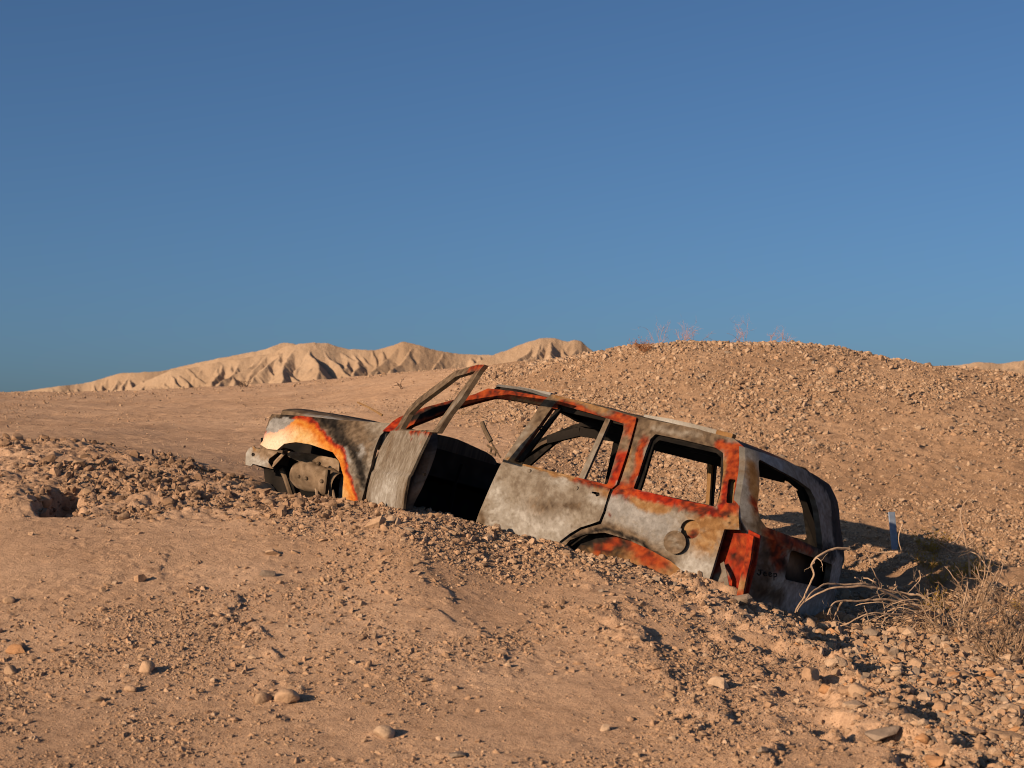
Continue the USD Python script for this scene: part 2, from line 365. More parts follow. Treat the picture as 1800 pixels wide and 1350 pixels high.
nr, nc = GZ.shape
GP = np.stack([GX, GY, GZ], -1).reshape(-1, 3)
ii, jj = np.meshgrid(np.arange(nr - 1), np.arange(nc - 1), indexing='ij')
Q4 = np.stack([ii * nc + jj, ii * nc + jj + 1, (ii + 1) * nc + jj + 1, (ii + 1) * nc + jj], -1).reshape(-1, 4)
du = np.gradient(GP.reshape(nr, nc, 3), axis=1); dv = np.gradient(GP.reshape(nr, nc, 3), axis=0)
GN = np.cross(du, dv).reshape(-1, 3); GN /= np.linalg.norm(GN, axis=1, keepdims=True)
is_hill = (hill_w.reshape(-1)[Q4[:, 0]] > 0.5) & (D2.reshape(-1)[Q4[:, 0]] < 60)
def submesh(name, sel, mat, label_kind):
    ids, inv = np.unique(Q4[sel], return_inverse=True)
    p = obj(name, GP[ids], inv.reshape(-1, 4), mat, normals=GN[ids])
    tag(p, kind='structure', label=label_kind); return p
submesh('ground', ~is_hill, 'sand', 'sandy desert ground running from the foreground slope to the flat rise on the left')
submesh('gravel_hill', is_hill, 'gravel_soil', 'broad tan mound of gravel rising behind the burnt car')

# the ground behind the photographer
bv = np.array([[-5000, -5000, -.4], [5000, -5000, -.4], [5000, 1.0, -.4], [-5000, 1.0, -.4]], float)
g2 = obj('ground_behind', bv, [(0, 1, 2, 3)], 'sand'); tag(g2, kind='structure')

# ------------------------------------------------------------------ far hills
def hills(name, sky, base_px, d1, seed, label, cols=560, rows=150):
    """an eroded clay ridge: crest heights along a line, spurs falling towards the viewer, smaller spurs off those, steep gullies between"""
    q = np.random.default_rng(seed); sky = np.array(sky, float)
    xs = np.linspace(sky[0, 0], sky[-1, 0], cols); ys = gaussian_filter(np.interp(xs, sky[:, 0], sky[:, 1]), cols / 300)
    r = ray(np.stack([xs, ys], 1)); az = r[:, 0] / r[:, 1]; W = az * d1
    zb = EYE[2] + (HOR - base_px) / F * d1; H = EYE[2] + r[:, 2] / r[:, 1] * d1 - zb
    yc = 2.4 * (fbm(np.stack([W * .16, 0 * W, 0 * W + seed], -1), 3, seed) - .5)
    Hm = H.max(); yr = np.concatenate([np.linspace(-Hm / .50, 1.2, rows - 24), np.linspace(1.4, 7, 24)])
    GW, GYr = np.meshgrid(W, yr)
    wx = GW + .9 * (fbm(np.stack([GW * .45, GYr * .45, 0 * GW + seed], -1), 3, seed + 1) - .5) + .25 * (fbm(np.stack([GW * 2, GYr * 2, 0 * GW + seed], -1), 2, seed + 2) - .5)
    wy = GYr + .9 * (fbm(np.stack([GW * .45 + 9, GYr * .45, 0 * GW + seed], -1), 3, seed + 3) - .5)
    dy = GYr - yc; hgt = H - np.where(dy < 0, .98, 1.1) * np.abs(dy) - .25 * sstep(0, 2.5, np.abs(dy)) * Hm / 8
    PW = np.stack([wx.ravel(), wy.ravel()], 1); hgt = hgt.ravel()
    def spur(P, Z, k):
        nonlocal hgt
        for (p0, p1, z0, z1) in zip(P[:-1], P[1:], Z[:-1], Z[1:]):
            ab = p1 - p0; m = np.abs(PW[:, 0] - (p0[0] + p1[0]) / 2) < np.abs(ab[0]) / 2 + max(z0, 1.0) / k + .5
            t = np.clip(((PW[m] - p0) @ ab) / (ab @ ab), 0, 1); d = np.hypot(*(PW[m] - p0 - t[:, None] * ab).T)
            hgt[m] = np.maximum(hgt[m], z0 + (z1 - z0) * t - k * np.sqrt(d * d + .004) )
    x = W[0]
    while x < W[-1]:
        i = int(np.clip(np.searchsorted(W, x), 0, cols - 1)); h0 = H[i]
        x += q.uniform(.7, 1.9) * max(h0, 2.0) / 7
        if h0 < .5: continue
        lean = .75 * math.sin(x * .33 + seed) + q.normal(0, .28); P = [np.array([W[i], yc[i]])]; Zs = [h0 * q.uniform(.93, .995)]; big = q.random()
        n = 6; L = h0 / q.uniform(.50, .60)
        for j in range(n):
            lean += q.normal(0, .16); P.append(P[-1] + L / n * np.array([math.sin(lean), -math.cos(lean)])); Zs.append(h0 * (1 - (j + 1) / n) ** q.uniform(.85, 1.1) * (.86 + .1 * big) )
        spur(P, Zs, q.uniform(.85, 1.2))
        for j in range(1, n):
            for sg in (-1, 1):
                if q.random() < .75:
                    l2 = h0 * q.uniform(.16, .32); a2 = lean + sg * q.uniform(.5, .95); e = P[j] + l2 * np.array([math.sin(a2), -math.cos(a2)])
                    spur([P[j], e], [Zs[j] * .99, Zs[j] - l2 * q.uniform(.75, .95)], q.uniform(1.0, 1.5))
    hgt = hgt.reshape(GW.shape) + .16 * (fbm(np.stack([GW * 1.8, GYr * 1.8, 0 * GW], -1), 3, seed + 4) - .5)
    hgt = gaussian_filter(hgt, (.6, .8))
    dd = d1 + GYr; P3 = np.stack([az[None] * dd, dd, zb + np.maximum(hgt, -1.5)], -1).reshape(-1, 3)
    i2, j2 = np.meshgrid(np.arange(rows - 1), np.arange(cols - 1), indexing='ij')
    f = np.stack([i2 * cols + j2, i2 * cols + j2 + 1, (i2 + 1) * cols + j2 + 1, (i2 + 1) * cols + j2], -1).reshape(-1, 4)
    tag(obj(name, P3, f, 'badland_clay'), label, kind='structure')
hills('badland_hill', [(-60, 705), (60, 684), (150, 672), (210, 655), (280, 652), (330, 640), (400, 626), (470, 612), (495, 601), (515, 602), (560, 625), (640, 640), (720, 660)], 715, 255, 3, 'low eroded ridge behind the gullied clay hill, sloping down to the left')
hills('badland_hill', [(215, 690), (250, 672), (300, 650), (340, 645), (400, 632), (470, 622), (505, 606), (545, 601), (575, 602), (610, 612), (660, 614), (690, 606), (710, 599), (735, 606), (770, 616), (800, 620), (840, 622), (880, 624), (930, 628), (960, 640)], 706, 205, 8, 'pale gullied clay hill on the skyline left of the car')
hills('badland_hill', [(830, 640), (868, 622), (900, 610), (935, 597), (950, 592), (975, 592), (990, 597), (1000, 598), (1010, 595), (1022, 598), (1036, 611), (1070, 640)], 672, 172, 21, 'small rounded clay hill showing behind the gravel mound', cols=240, rows=110)
hills('badland_hill', [(1560, 660), (1640, 645), (1690, 640), (1720, 635), (1760, 638), (1800, 632), (1850, 630), (1930, 650)], 690, 215, 33, 'low tan hill at the far right edge of the skyline', cols=220, rows=90)
# ------------------------------------------------------------------ the wreck
from shapely.geometry import Polygon
def Yside(X, Z):
    lo = np.maximum(-.91 + .05 * np.clip((Z - .75) / .35, -1.5, 1.5) ** 2, -.93)
    y = np.where(Z < 1.07, lo, -.865 + .36 * (Z - 1.07))
    return y + .13 * np.clip((-.15 - X) / .6, 0, 2) ** 2
def Yfend(X, Z): return Yside(X, Z) * (Z < 1.07) + Yside(X, 1.07 + 0 * Z) * (Z >= 1.07) + .55 * np.clip(Z - .93, 0, 1) ** 1.4
def Xrear(Y, Z):
    Yc = np.clip(Y, -1, 1)
    return 3.775 - .03 * np.clip(Z - 1.05, -1, 0) ** 2 - np.where(Z > 1.05, .42 * (Z - 1.05) + .5 * np.clip(Z - 1.35, 0, 1) ** 2, 0) - np.where(Yc < 0, .26 * np.clip((np.abs(Yc) - .12) / .8, 0, 1.1) ** 2, .12 * np.clip((np.abs(Yc) - .40) / .5, 0, 1.2) ** 2)

def cray(px): return ray(px) @ CR
def hit_side(px, surf=Yside, off=0.0):
    d = cray(px); y = np.full(len(d), -.88)
    for _ in range(50):
        t = (y - CEYE[1]) / d[:, 1]; X, Z = CEYE[0] + t * d[:, 0], CEYE[2] + t * d[:, 2]
        y = .5 * y + .5 * (surf(X, Z) + off)
    return np.stack([X, Z], 1)
def hit_rear(px):
    d = cray(px); x = np.full(len(d), 3.6)
    for _ in range(70):
        t = (x - CEYE[0]) / d[:, 0]; Y, Z = CEYE[1] + t * d[:, 1], CEYE[2] + t * d[:, 2]
        x = .5 * x + .5 * Xrear(Y, Z)
    return np.stack([Y, Z], 1)
def hit_y(px, y):
    d = cray(px); t = (y - CEYE[1]) / d[:, 1]; return CEYE + t[:, None] * d
def to_world(P): return np.asarray(P) @ CR.T + CT

car = xform('burnt_suv')
tag(car, 'burnt-out rusty station wagon shell sunk nose-up in the gravel, front door open', 'car')

KIND = {
    'ash': [(0.1062, 0.0828, 0.0612), (0.1422, 0.117, 0.09), (0.1845, 0.1602, 0.1314)], 'pale': [(0.18, 0.1602, 0.135), (0.2205, 0.2034, 0.18), (0.288, 0.2745, 0.252)],
    'rust': [(.04, .010, .006), (.16, .021, .006), (.235, .044, .010)], 'red': [(.06, .006, .004), (.20, .014, .004), (.26, .032, .007)],
    'ochre': [(0.136, 0.0663, 0.0238), (0.187, 0.1003, 0.03995), (0.2295, 0.1403, 0.068)], 'brown': [(0.05141, 0.03508, 0.02298), (0.09072, 0.0635, 0.03992), (0.1391, 0.09979, 0.06653)],
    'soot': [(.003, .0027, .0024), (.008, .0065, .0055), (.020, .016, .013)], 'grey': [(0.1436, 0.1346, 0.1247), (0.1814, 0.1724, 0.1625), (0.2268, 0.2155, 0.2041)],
    'dust': [(.11, .074, .046), (.165, .115, .074), (.235, .172, .12)], 'amber': [(.31, .08, .009), (.36, .125, .017), (.40, .165, .032)],
    'cream': [(.36, .205, .072), (.40, .245, .10), (.44, .295, .15)], 'deepred': [(0.084, 0.00672, 0.00336), (0.2184, 0.0168, 0.00504), (0.336, 0.042, 0.0084)]}
def kind_color(k, P, seed=0, stretch=(1, 1)):
    a, b, c = KIND[k]
    Q = np.c_[P[:, 0] * stretch[0], P[:, 1] * stretch[1], 0 * P[:, 0] + seed]
    n = .3 * fbm(Q * 6, 4, 50 + seed) + .7 * fbm(Q * 40, 4, 60 + seed)
    t = np.clip((n - .34) / .32, 0, 1) * 2
    col = np.where((t < 1)[:, None], lerp(a, b, np.clip(t, 0, 1)), lerp(b, c, np.clip(t - 1, 0, 1)))
    return col

def paint_layers(P, base, layers, seed=0, stretch=(1, 1)):
    """P (n, 2) in metres on the panel; layers: (kind, line or area, reach, softness)"""
    n0 = np.c_[P, 0 * P[:, 0]]
    wv = np.stack([fbm(n0 * 5 + 3, 3, seed + 1) - .5, fbm(n0 * 5 + 9, 3, seed + 2) - .5], 1) * .055 + np.stack([fbm(n0 * 24, 3, seed + 3) - .5, fbm(n0 * 24 + 5, 3, seed + 4) - .5], 1) * .03
    W = P + wv; jit = (fbm(n0 * 60, 2, seed + 5) - .5)
    col = kind_color(base, P, seed, stretch)
    for k, shape, reach, soft in layers:
        L = np.asarray(shape, float)
        d = seg_dist(W, L if reach >= 0 else np.vstack([L, L[:1]]))
        if reach < 0: d = np.where(inside(W, L), -d, d) ; m = 1 - sstep(-soft, soft, d + jit * soft * 1.6)
        else: m = 1 - sstep(reach - soft, reach + soft, d + jit * soft * 1.6)
        if m.max() <= 0: continue
        col = lerp1(col, kind_color(k, P, seed + 7, stretch), m)
    return col
def lerp1(a, b, m): return a * (1 - m[:, None]) + b * m[:, None]

def round_poly(pts, r):
    p = Polygon(pts).buffer(0)
    return p if r <= 0 else p.buffer(-r).buffer(2 * r).buffer(-r)

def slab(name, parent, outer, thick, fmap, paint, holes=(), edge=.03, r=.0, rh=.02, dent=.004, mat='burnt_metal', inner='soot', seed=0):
    """a sheet cut to the outline in the panel's own coordinates, folded edges 'thick' deep, laid on the surface fmap(u, v, w)"""
    p = round_poly(outer, r)
    for h in holes: p = p.difference(round_poly(h, rh))
    polys = [p] if p.geom_type == 'Polygon' else list(p.geoms)
    cont = []
    for q in polys:
        cont.append(np.array(q.exterior.coords)[:-1]); cont += [np.array(i.coords)[:-1] for i in q.interiors]
    m = Manifold.extrude(CrossSection(cont, FillRule.EvenOdd), thick).refine_to_length(edge).to_mesh()
    uvw, f = np.array(m.vert_properties[:, :3], float), np.array(m.tri_verts)
    nz = np.cross(uvw[f[:, 1]] - uvw[f[:, 0]], uvw[f[:, 2]] - uvw[f[:, 0]]); nz = nz[:, 2] / np.maximum(np.linalg.norm(nz, axis=1), 1e-12)
    U, V, W = uvw.T
    if dent:
        W = W + dent * 2 * (fbm(np.c_[U * 3.2, V * 3.2, 0 * U + seed], 3, 70 + seed) - .5) * 2
    P3 = fmap(U, V, W)
    tri = np.einsum('ij,ij->i', P3[f[:, 0]], np.cross(P3[f[:, 1]], P3[f[:, 2]])).sum()
    if tri < 0: f = f[:, ::-1]
    vs, fs, ns, cs, n = [], [], [], [], 0
    pc = paint(np.c_[U, V]) if callable(paint) else kind_color(paint, np.c_[U, V], seed)
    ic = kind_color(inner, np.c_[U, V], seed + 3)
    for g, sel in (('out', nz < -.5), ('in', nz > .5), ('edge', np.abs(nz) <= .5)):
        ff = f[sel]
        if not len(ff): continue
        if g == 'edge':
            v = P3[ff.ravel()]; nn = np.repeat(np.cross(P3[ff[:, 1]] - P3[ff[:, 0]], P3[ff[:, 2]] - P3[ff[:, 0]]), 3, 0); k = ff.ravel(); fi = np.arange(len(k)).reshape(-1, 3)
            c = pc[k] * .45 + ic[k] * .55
        else:
            k, fi = np.unique(ff, return_inverse=True); fi = fi.reshape(-1, 3); v = P3[k]; nn = np.zeros_like(v)
            fn = np.cross(v[fi[:, 1]] - v[fi[:, 0]], v[fi[:, 2]] - v[fi[:, 0]])
            for j in range(3): np.add.at(nn, fi[:, j], fn)
            c = pc[k] if g == 'out' else ic[k]
        nn = nn / np.maximum(np.linalg.norm(nn, axis=1, keepdims=True), 1e-12)
        vs.append(v); ns.append(nn); cs.append(c); fs.append(fi + n); n += len(v)
    return obj(name, to_world(np.vstack(vs)), np.vstack(fs), mat, parent, normals=np.vstack(ns) @ CR.T, paint=np.clip(np.vstack(cs), .003, .8))

def side_map(surf=Yside, off=0.0): return lambda u, v, w: np.stack([u, surf(u, v) + off + w, v], 1)
def far_map(off=0.0): return lambda u, v, w: np.stack([u, -Yside(u, v) - off - w, v], 1)
def flat_y(y, s=1): return lambda u, v, w: np.stack([u, y + s * w + 0 * u, v], 1)
def solid(name, parent, vf, kind, seed=0, smooth=35):
    v, f = vf
    v, f, n = meshkit.arrays((np.asarray(v), np.asarray(f)), smooth)
    return obj(name, to_world(v), f, 'burnt_metal', parent, normals=n @ CR.T, paint=np.clip(kind_color(kind, np.c_[v[:, 0], v[:, 2]], seed), .003, .8))
def beam(a, b, w, h, up=(0, 0, 1)):
    a, b = np.asarray(a, float), np.asarray(b, float); t = (b - a) / np.linalg.norm(b - a)
    s = np.cross(t, up); s /= np.linalg.norm(s); u = np.cross(s, t)
    c = [(-1, -1), (1, -1), (1, 1), (-1, 1)]
    V = [p + s * x * w / 2 + u * y * h / 2 for p in (a, b) for x, y in c]
    Fq = [(0, 3, 2), (0, 2, 1), (4, 5, 6), (4, 6, 7)] + [t for k in range(4) for t in ((k, (k + 1) % 4, 4 + (k + 1) % 4), (k, 4 + (k + 1) % 4, 4 + k))]
    return np.array(V), np.array(Fq)
def S(px): return hit_side(px)

# ---- left front fender: bare yellow-white where the fire was hottest, edged in red, charred above
FE = hit_side([(478, 728), (462, 775), (457, 781), (470, 789), (487, 791), (500, 780), (520, 777), (545, 781), (585, 795), (597, 812), (604, 838), (602, 878), (600, 905), (632, 910), (634, 885), (641, 860), (652, 818), (668, 766), (680, 752), (688, 744), (600, 738), (530, 731)], Yfend)
burn = hit_side([(456, 776), (468, 762), (485, 758), (500, 752), (510, 740), (520, 734), (540, 735), (556, 741), (566, 756), (575, 770), (590, 783), (602, 798), (607, 815), (614, 832), (622, 846), (624, 870), (628, 900)], Yfend)
hot_area = np.vstack([burn, hit_side([(560, 910), (480, 800), (450, 790)], Yfend)])
def fender_paint(P):
    n0 = np.c_[P, 0 * P[:, 0]]
    W = P + np.stack([fbm(n0 * 9, 3, 81) - .5, fbm(n0 * 9 + 4, 3, 82) - .5], 1) * .07 + np.stack([fbm(n0 * 30, 2, 83) - .5, fbm(n0 * 30 + 4, 2, 84) - .5], 1) * .008
    d = seg_dist(W, burn); d = np.where(inside(W, hot_area), d, -d)
    col = paint_layers(P, 'ash', [('brown', hit_side([(478, 735), (560, 728), (610, 740), (620, 770), (640, 745)], Yfend), .17, .09), ('soot', hit_side([(505, 731), (560, 728), (590, 752), (604, 780)], Yfend), .06, .05), ('brown', hit_side([(625, 760), (640, 790)], Yfend), .06, .05),
                                  ('ash', hit_side([(655, 745), (690, 745)], Yfend), .07, .04), ('soot', hit_side([(615, 790), (632, 820), (640, 850), (625, 800)], Yfend), .05, .05), ('brown', hit_side([(626, 850), (634, 900)], Yfend), .03, .02),
                                  ('grey', hit_side([(483, 737), (497, 738), (513, 741), (505, 750), (490, 757), (472, 762), (471, 757)], Yfend), -1, .008), ('grey', hit_side([(632, 785), (638, 792), (630, 800)], Yfend), .018, .02),
                                  ('grey', hit_side([(603, 790), (608, 800), (611, 812)], Yfend), .014, .012)], 80)
    stops = [(-.03, None), (-.008, 'deepred'), (.006, 'deepred'), (.028, 'amber'), (.055, 'amber'), (.12, 'cream'), (.5, 'cream')]
    hot = np.zeros((len(P), 3)); cs = {k: kind_color(k, P, 85) for k in ('deepred', 'amber', 'cream')}
    for (d0, k0), (d1, k1) in zip(stops[1:-1], stops[2:]):
        t = np.clip((d - d0) / (d1 - d0), 0, 1)[:, None]; s = (d >= d0)
        hot[s] = (cs[k0] * (1 - t) + cs[k1] * t)[s]
    hot = lerp1(hot, np.broadcast_to((.54, .44, .34), hot.shape), sstep(.22, .0, seg_dist(P, hit_side([(470, 784), (490, 778)], Yfend))) * .8)
    m = sstep(-.02, -.004, d)
    hot = np.where((d < -.008)[:, None], cs['deepred'], hot)
    col = lerp1(col, hot, m)
    gp = hit_side([(478, 735), (496, 735), (514, 741), (506, 750), (490, 757), (471, 763), (469, 755)], Yfend)
    dg = seg_dist(W, np.vstack([gp, gp[:1]])); col = lerp1(col, kind_color('grey', P, 86), ((dg < .006) | inside(W, gp)) * 1.0 * (d < .03))
    return col
fen = slab('front_fender', car, FE, .035, side_map(Yfend), fender_paint, edge=.014, dent=.004)
tag(fen, 'left front fender scorched yellow and orange above the wheel arch')

def hood_z(X, Y): return 1.078 + .055 * np.clip((X + .5) / 1.1, 0, 1) ** .8 + .05 * (1 - (Y / .80) ** 2) - .035 * (np.abs(Y) / .80) ** 10 - .03 * np.clip((-.42 - X) / .12, 0, 1) ** 2
hood_pts = [(-.53, -.66), (-.55, 0), (-.53, .66), (-.46, .79), (.58, .80), (.62, .4), (.64, 0), (.62, -.4), (.58, -.80), (-.46, -.79)]
hood = slab('hood', car, hood_pts, .115, lambda u, v, w: np.stack([u, v, hood_z(u, v) - w], 1),
     lambda P: paint_layers(P, 'soot', [('brown', [(-.4, -.8), (.2, -.8)], .15, .1), ('grey', [(-.22, -.8), (-.10, -.8)], .035, .02), ('grey', [(-.02, -.8), (.08, -.8)], .045, .03), ('pale', [(.34, -.8), (.6, -.8)], .12, .08)], 90), edge=.02, inner='brown')
wip = hit_y([(628, 707), (650, 717), (672, 730)], -.25)
solid('wiper_arm', car, tube(wip, [.006, .009, .010], 5), 'ochre')

# ---- things in the front wheel arch
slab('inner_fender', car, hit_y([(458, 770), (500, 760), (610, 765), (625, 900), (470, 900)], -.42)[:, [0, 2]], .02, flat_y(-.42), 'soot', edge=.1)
slab('wheel_house', car, hit_y([(505, 793), (545, 797), (590, 806), (596, 812), (596, 842), (560, 828), (506, 802)], -.60)[:, [0, 2]], .015, flat_y(-.60), lambda P: paint_layers(P, 'dust', [('brown', hit_y([(540, 808), (560, 815)], -.6)[:, [0, 2]], .05, .05)], 91), edge=.03, r=.01)
slab('wheel_house', car, hit_y([(596, 800), (604, 815), (609, 850), (604, 900), (592, 900), (598, 840)], -.56)[:, [0, 2]], .015, flat_y(-.56), 'pale', edge=.03)
rc = hit_y([(522, 829), (600, 838)], -.60); ux = np.linspace(0, 1, 14); th = np.linspace(math.radians(-35), math.radians(215), 15)
prof = np.interp(ux, [0, .07, .1, .44, .48, .70, .74, 1], [.085, .10, .115, .12, .105, .105, .118, .09])
rv = np.array([[rc[0, 0] + (rc[1, 0] - rc[0, 0]) * u, -.60 - p * math.sin(t) * 1.0, rc[0, 2] - .01 + p * math.cos(t)] for u, p in zip(ux, prof) for t in th])
rf = np.array([q for i in range(13) for k in range(14) for q in ((i * 15 + k, i * 15 + k + 1, (i + 1) * 15 + k + 1), (i * 15 + k, (i + 1) * 15 + k + 1, (i + 1) * 15 + k))])
rpaint = lambda v: paint_layers(np.c_[v[:, 0], v[:, 2]], 'dust', [('brown', [(rc[0, 0] + .05, rc[0, 2] - .03), (rc[0, 0] + .16, rc[0, 2] - .04)], .05, .04), ('soot', [(rc[0, 0] - .02, rc[0, 2] + .1)], .06, .04)], 92)
rv_, rf_, rn_ = meshkit.arrays((rv, rf), 25)
rail = obj('frame_rail', to_world(rv_), rf_, 'burnt_metal', car, normals=rn_ @ CR.T, paint=np.clip(rpaint(rv_), .003, .8))
for q in ((527, 838), (539, 841), (566, 846), (560, 815)):
    c = hit_y([q], -.705)[0]
    solid('bolt', rail, tube([c + (0, .01, 0), c - (0, .012, 0), c - (0, .02, 0)], [.016, .016, .009], 8), 'brown')
solid('strap', rail, beam(hit_y([(577, 826)], -.715)[0], hit_y([(572, 868)], -.715)[0], .035, .02, (1, 0, 0)), 'brown')
for a, b in (((556, 855), (560, 895)), ((580, 858), (576, 895)), ((585, 862), (592, 895))):
    solid('suspension_link', car, tube([hit_y([a], -.66)[0], hit_y([b], -.66)[0]], .014, 7), 'dust')
solid('suspension_link', car, tube(hit_y([(495, 825), (502, 840), (512, 870)], -.5), .022, 7), 'brown')
slab('front_bracket', car, hit_y([(432, 797), (437, 788), (446, 784), (449, 788), (461, 789), (463, 781), (484, 788), (487, 796), (473, 806), (471, 812), (480, 824), (478, 824), (444, 815), (441, 819), (431, 817)], -.70)[:, [0, 2]], .012, flat_y(-.70),
     lambda P: paint_layers(P, 'dust', [('pale', hit_y([(434, 800), (440, 812), (460, 815)], -.7)[:, [0, 2]], .06, .03), ('ochre', hit_y([(446, 786), (448, 790)], -.7)[:, [0, 2]], .012, .01)], 93), holes=[hit_y([(443, 796), (446.5, 796), (448, 799), (446.5, 802), (443, 802), (441.5, 799)], -.7)[:, [0, 2]]], rh=0, edge=.02, inner='dust')
slab('bracket_flange', car, hit_y([(477, 824), (481, 811), (503, 789), (506, 792), (494, 806)], -.69)[:, [0, 2]], .012, flat_y(-.69), 'dust', edge=.03, inner='dust')
slab('front_bracket', car, hit_y([(444, 786), (500, 792), (480, 830), (440, 815)], -.58)[:, [0, 2]], .015, flat_y(-.58), 'soot', edge=.05)
slab('lamp_mount', car, hit_side([(457, 777), (470, 783), (497, 792), (496, 797), (470, 790), (458, 783)], Yfend, .02), .05, side_map(Yfend, .02), 'brown', edge=.03)
solid('cross_member', car, beam((-.62, -.66, .70), (-.62, .66, .70), .12, .14), 'brown')

# ---- open front door: hinged at its front edge, swung out towards the sun
DH = np.array([.68, -.885, 0.0]); WD = math.radians(38)
DU = np.array([math.cos(WD), -math.sin(WD), .05]); DU /= np.linalg.norm(DU); DN = np.array([math.sin(WD), math.cos(WD), 0.0]); DV = np.array([0, 0, 1.0])
def door_w(v): return np.where(v < 1.09, -.036 + .030 * np.clip((v - .78) / .33, -1.6, 1.2) ** 2 - .012 * sstep(.80, .77, v) * sstep(.5, .7, v), -.013 + .33 * (v - 1.09))
def door_pt(u, v, w): return DH + np.asarray(u)[:, None] * DU + np.asarray(v)[:, None] * DV + (door_w(np.asarray(v)) + w)[:, None] * DN
_Mi = np.linalg.inv(np.stack([DU, DV, DN], 1))
def hit_door(px, w=0.0):
    d = cray(px) @ _Mi.T; o = _Mi @ (CEYE - DH); z = np.full(len(d), .05)
    for _ in range(50):
        t = (z - o[2]) / d[:, 2]; u, v = o[0] + t * d[:, 0], o[1] + t * d[:, 1]
        z = .5 * z + .5 * (door_w(v) + w)
    return np.stack([u, v], 1)
dmap = lambda u, v, w: door_pt(u, v, w)
door = xform('open_door', car); tag(door, 'left front door swung open, its empty window frame standing above the roof line')
skin = hit_door([(686, 757), (676, 772), (664, 795), (653, 820), (646, 850), (640, 885), (638, 915), (706, 925), (709, 895), (714, 860), (722, 832), (736, 800), (748, 775), (757, 757)])
slab('door_skin', door, skin, .018, dmap, lambda P: paint_layers(P, 'ash', [('pale', hit_door([(660, 880), (680, 860)]), .10, .1), ('pale', hit_door([(690, 885), (692, 850)]), .06, .08), ('brown', hit_door([(712, 885), (716, 850)]), .05, .05), ('brown', hit_door([(680, 800), (690, 765)]), .05, .09),
      ('rust', hit_door([(722, 759), (757, 759)]), .022, .018), ('brown', hit_door([(650, 830), (642, 880)]), .02, .03), ('rust', hit_door([(722, 775)]), .012, .01), ('rust', hit_door([(738, 778)]), .010, .01)], 100, (1.5, .8)), edge=.014, dent=.006, r=.01)
ea = [(757, 757), (748, 775), (736, 800), (722, 832), (714, 860), (709, 895), (706, 925)]
eb = [(769, 757), (769, 780), (765, 800), (755, 828), (742, 858), (727, 888), (716, 925)]
A, B = hit_door(ea), hit_door(eb, .14)
A3, B3 = door_pt(A[:, 0], A[:, 1], np.full(len(A), .004)), door_pt(B[:, 0], B[:, 1], np.full(len(B), .14))
A3, B3 = smooth_line(A3, 40), smooth_line(B3, 40)
rows_ = [A3, A3 * .84 + B3 * .16 - DU * .075, A3 * .60 + B3 * .40 - DU * .075, A3 * .52 + B3 * .45 - DU * .004, B3, B3 - DU * .08 + DN * .004]
lv = np.vstack(rows_); lf = np.array([(i * 40 + k, i * 40 + k + 1, (i + 1) * 40 + k + 1, (i + 1) * 40 + k) for i in range(5) for k in range(39)])
lf = np.vstack([lf[:, [0, 1, 2]], lf[:, [0, 2, 3]]])
Vv, Ff, Nn = meshkit.arrays((lv, lf), True)
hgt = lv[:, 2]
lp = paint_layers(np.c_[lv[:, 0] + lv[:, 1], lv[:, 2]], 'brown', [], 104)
lit_rows = np.repeat(np.array([.0, .0, .0, .9, 1.0, .2]), 40); lit_oval = np.tile(np.exp(-((np.linspace(0, 1, 40) - .55) / .28) ** 2), 6)
lp = lerp1(kind_color('soot', np.c_[lv[:, 1] * 3, lv[:, 2]], 4) * 2.2 + .012, kind_color('ash', np.c_[lv[:, 1] * 3, lv[:, 2]], 5), lit_rows * np.clip(lit_oval * 1.4, 0, 1))  # painted light: soot tones for shade on the groove rows, ash for the lit oval
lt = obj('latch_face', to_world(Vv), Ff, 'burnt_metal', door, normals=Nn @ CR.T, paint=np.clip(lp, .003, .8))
for q in ((741, 811), (737, 832), (747, 834)):
    c = hit_door([q], .10)[0]; p = door_pt(c[:1], c[1:], np.array([.10]))[0] - DU * .006
    solid('latch_hole', lt, tube([p - DU * .012, p + DU * .006], [.012, .012], 8), 'soot')
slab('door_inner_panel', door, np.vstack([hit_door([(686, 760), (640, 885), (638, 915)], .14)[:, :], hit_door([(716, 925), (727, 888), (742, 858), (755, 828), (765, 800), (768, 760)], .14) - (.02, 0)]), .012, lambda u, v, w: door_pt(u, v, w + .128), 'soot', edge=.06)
frame_o = [(690, 757), (698, 750), (717, 719), (734, 701), (764, 678), (800, 652), (840, 641), (852, 641), (843, 652), (812, 699), (790, 727), (769, 760)]
frame_i = [(704, 755), (719, 728), (738, 709), (768, 687), (801, 662), (836, 652), (806, 692), (782, 726), (762, 756)]
slab('window_frame', door, hit_door(frame_o), .035, dmap, lambda P: paint_layers(P, 'brown', [('rust', hit_door([(825, 650), (848, 643)]), .03, .03), ('rust', hit_door([(700, 752)]), .03, .03), ('ash', hit_door([(812, 695), (780, 735)]), .03, .03), ('ochre', hit_door([(740, 712), (790, 672)]), .012, .01)], 101),
     holes=[hit_door(frame_i)], rh=.005, edge=.02, inner='brown', dent=.002)

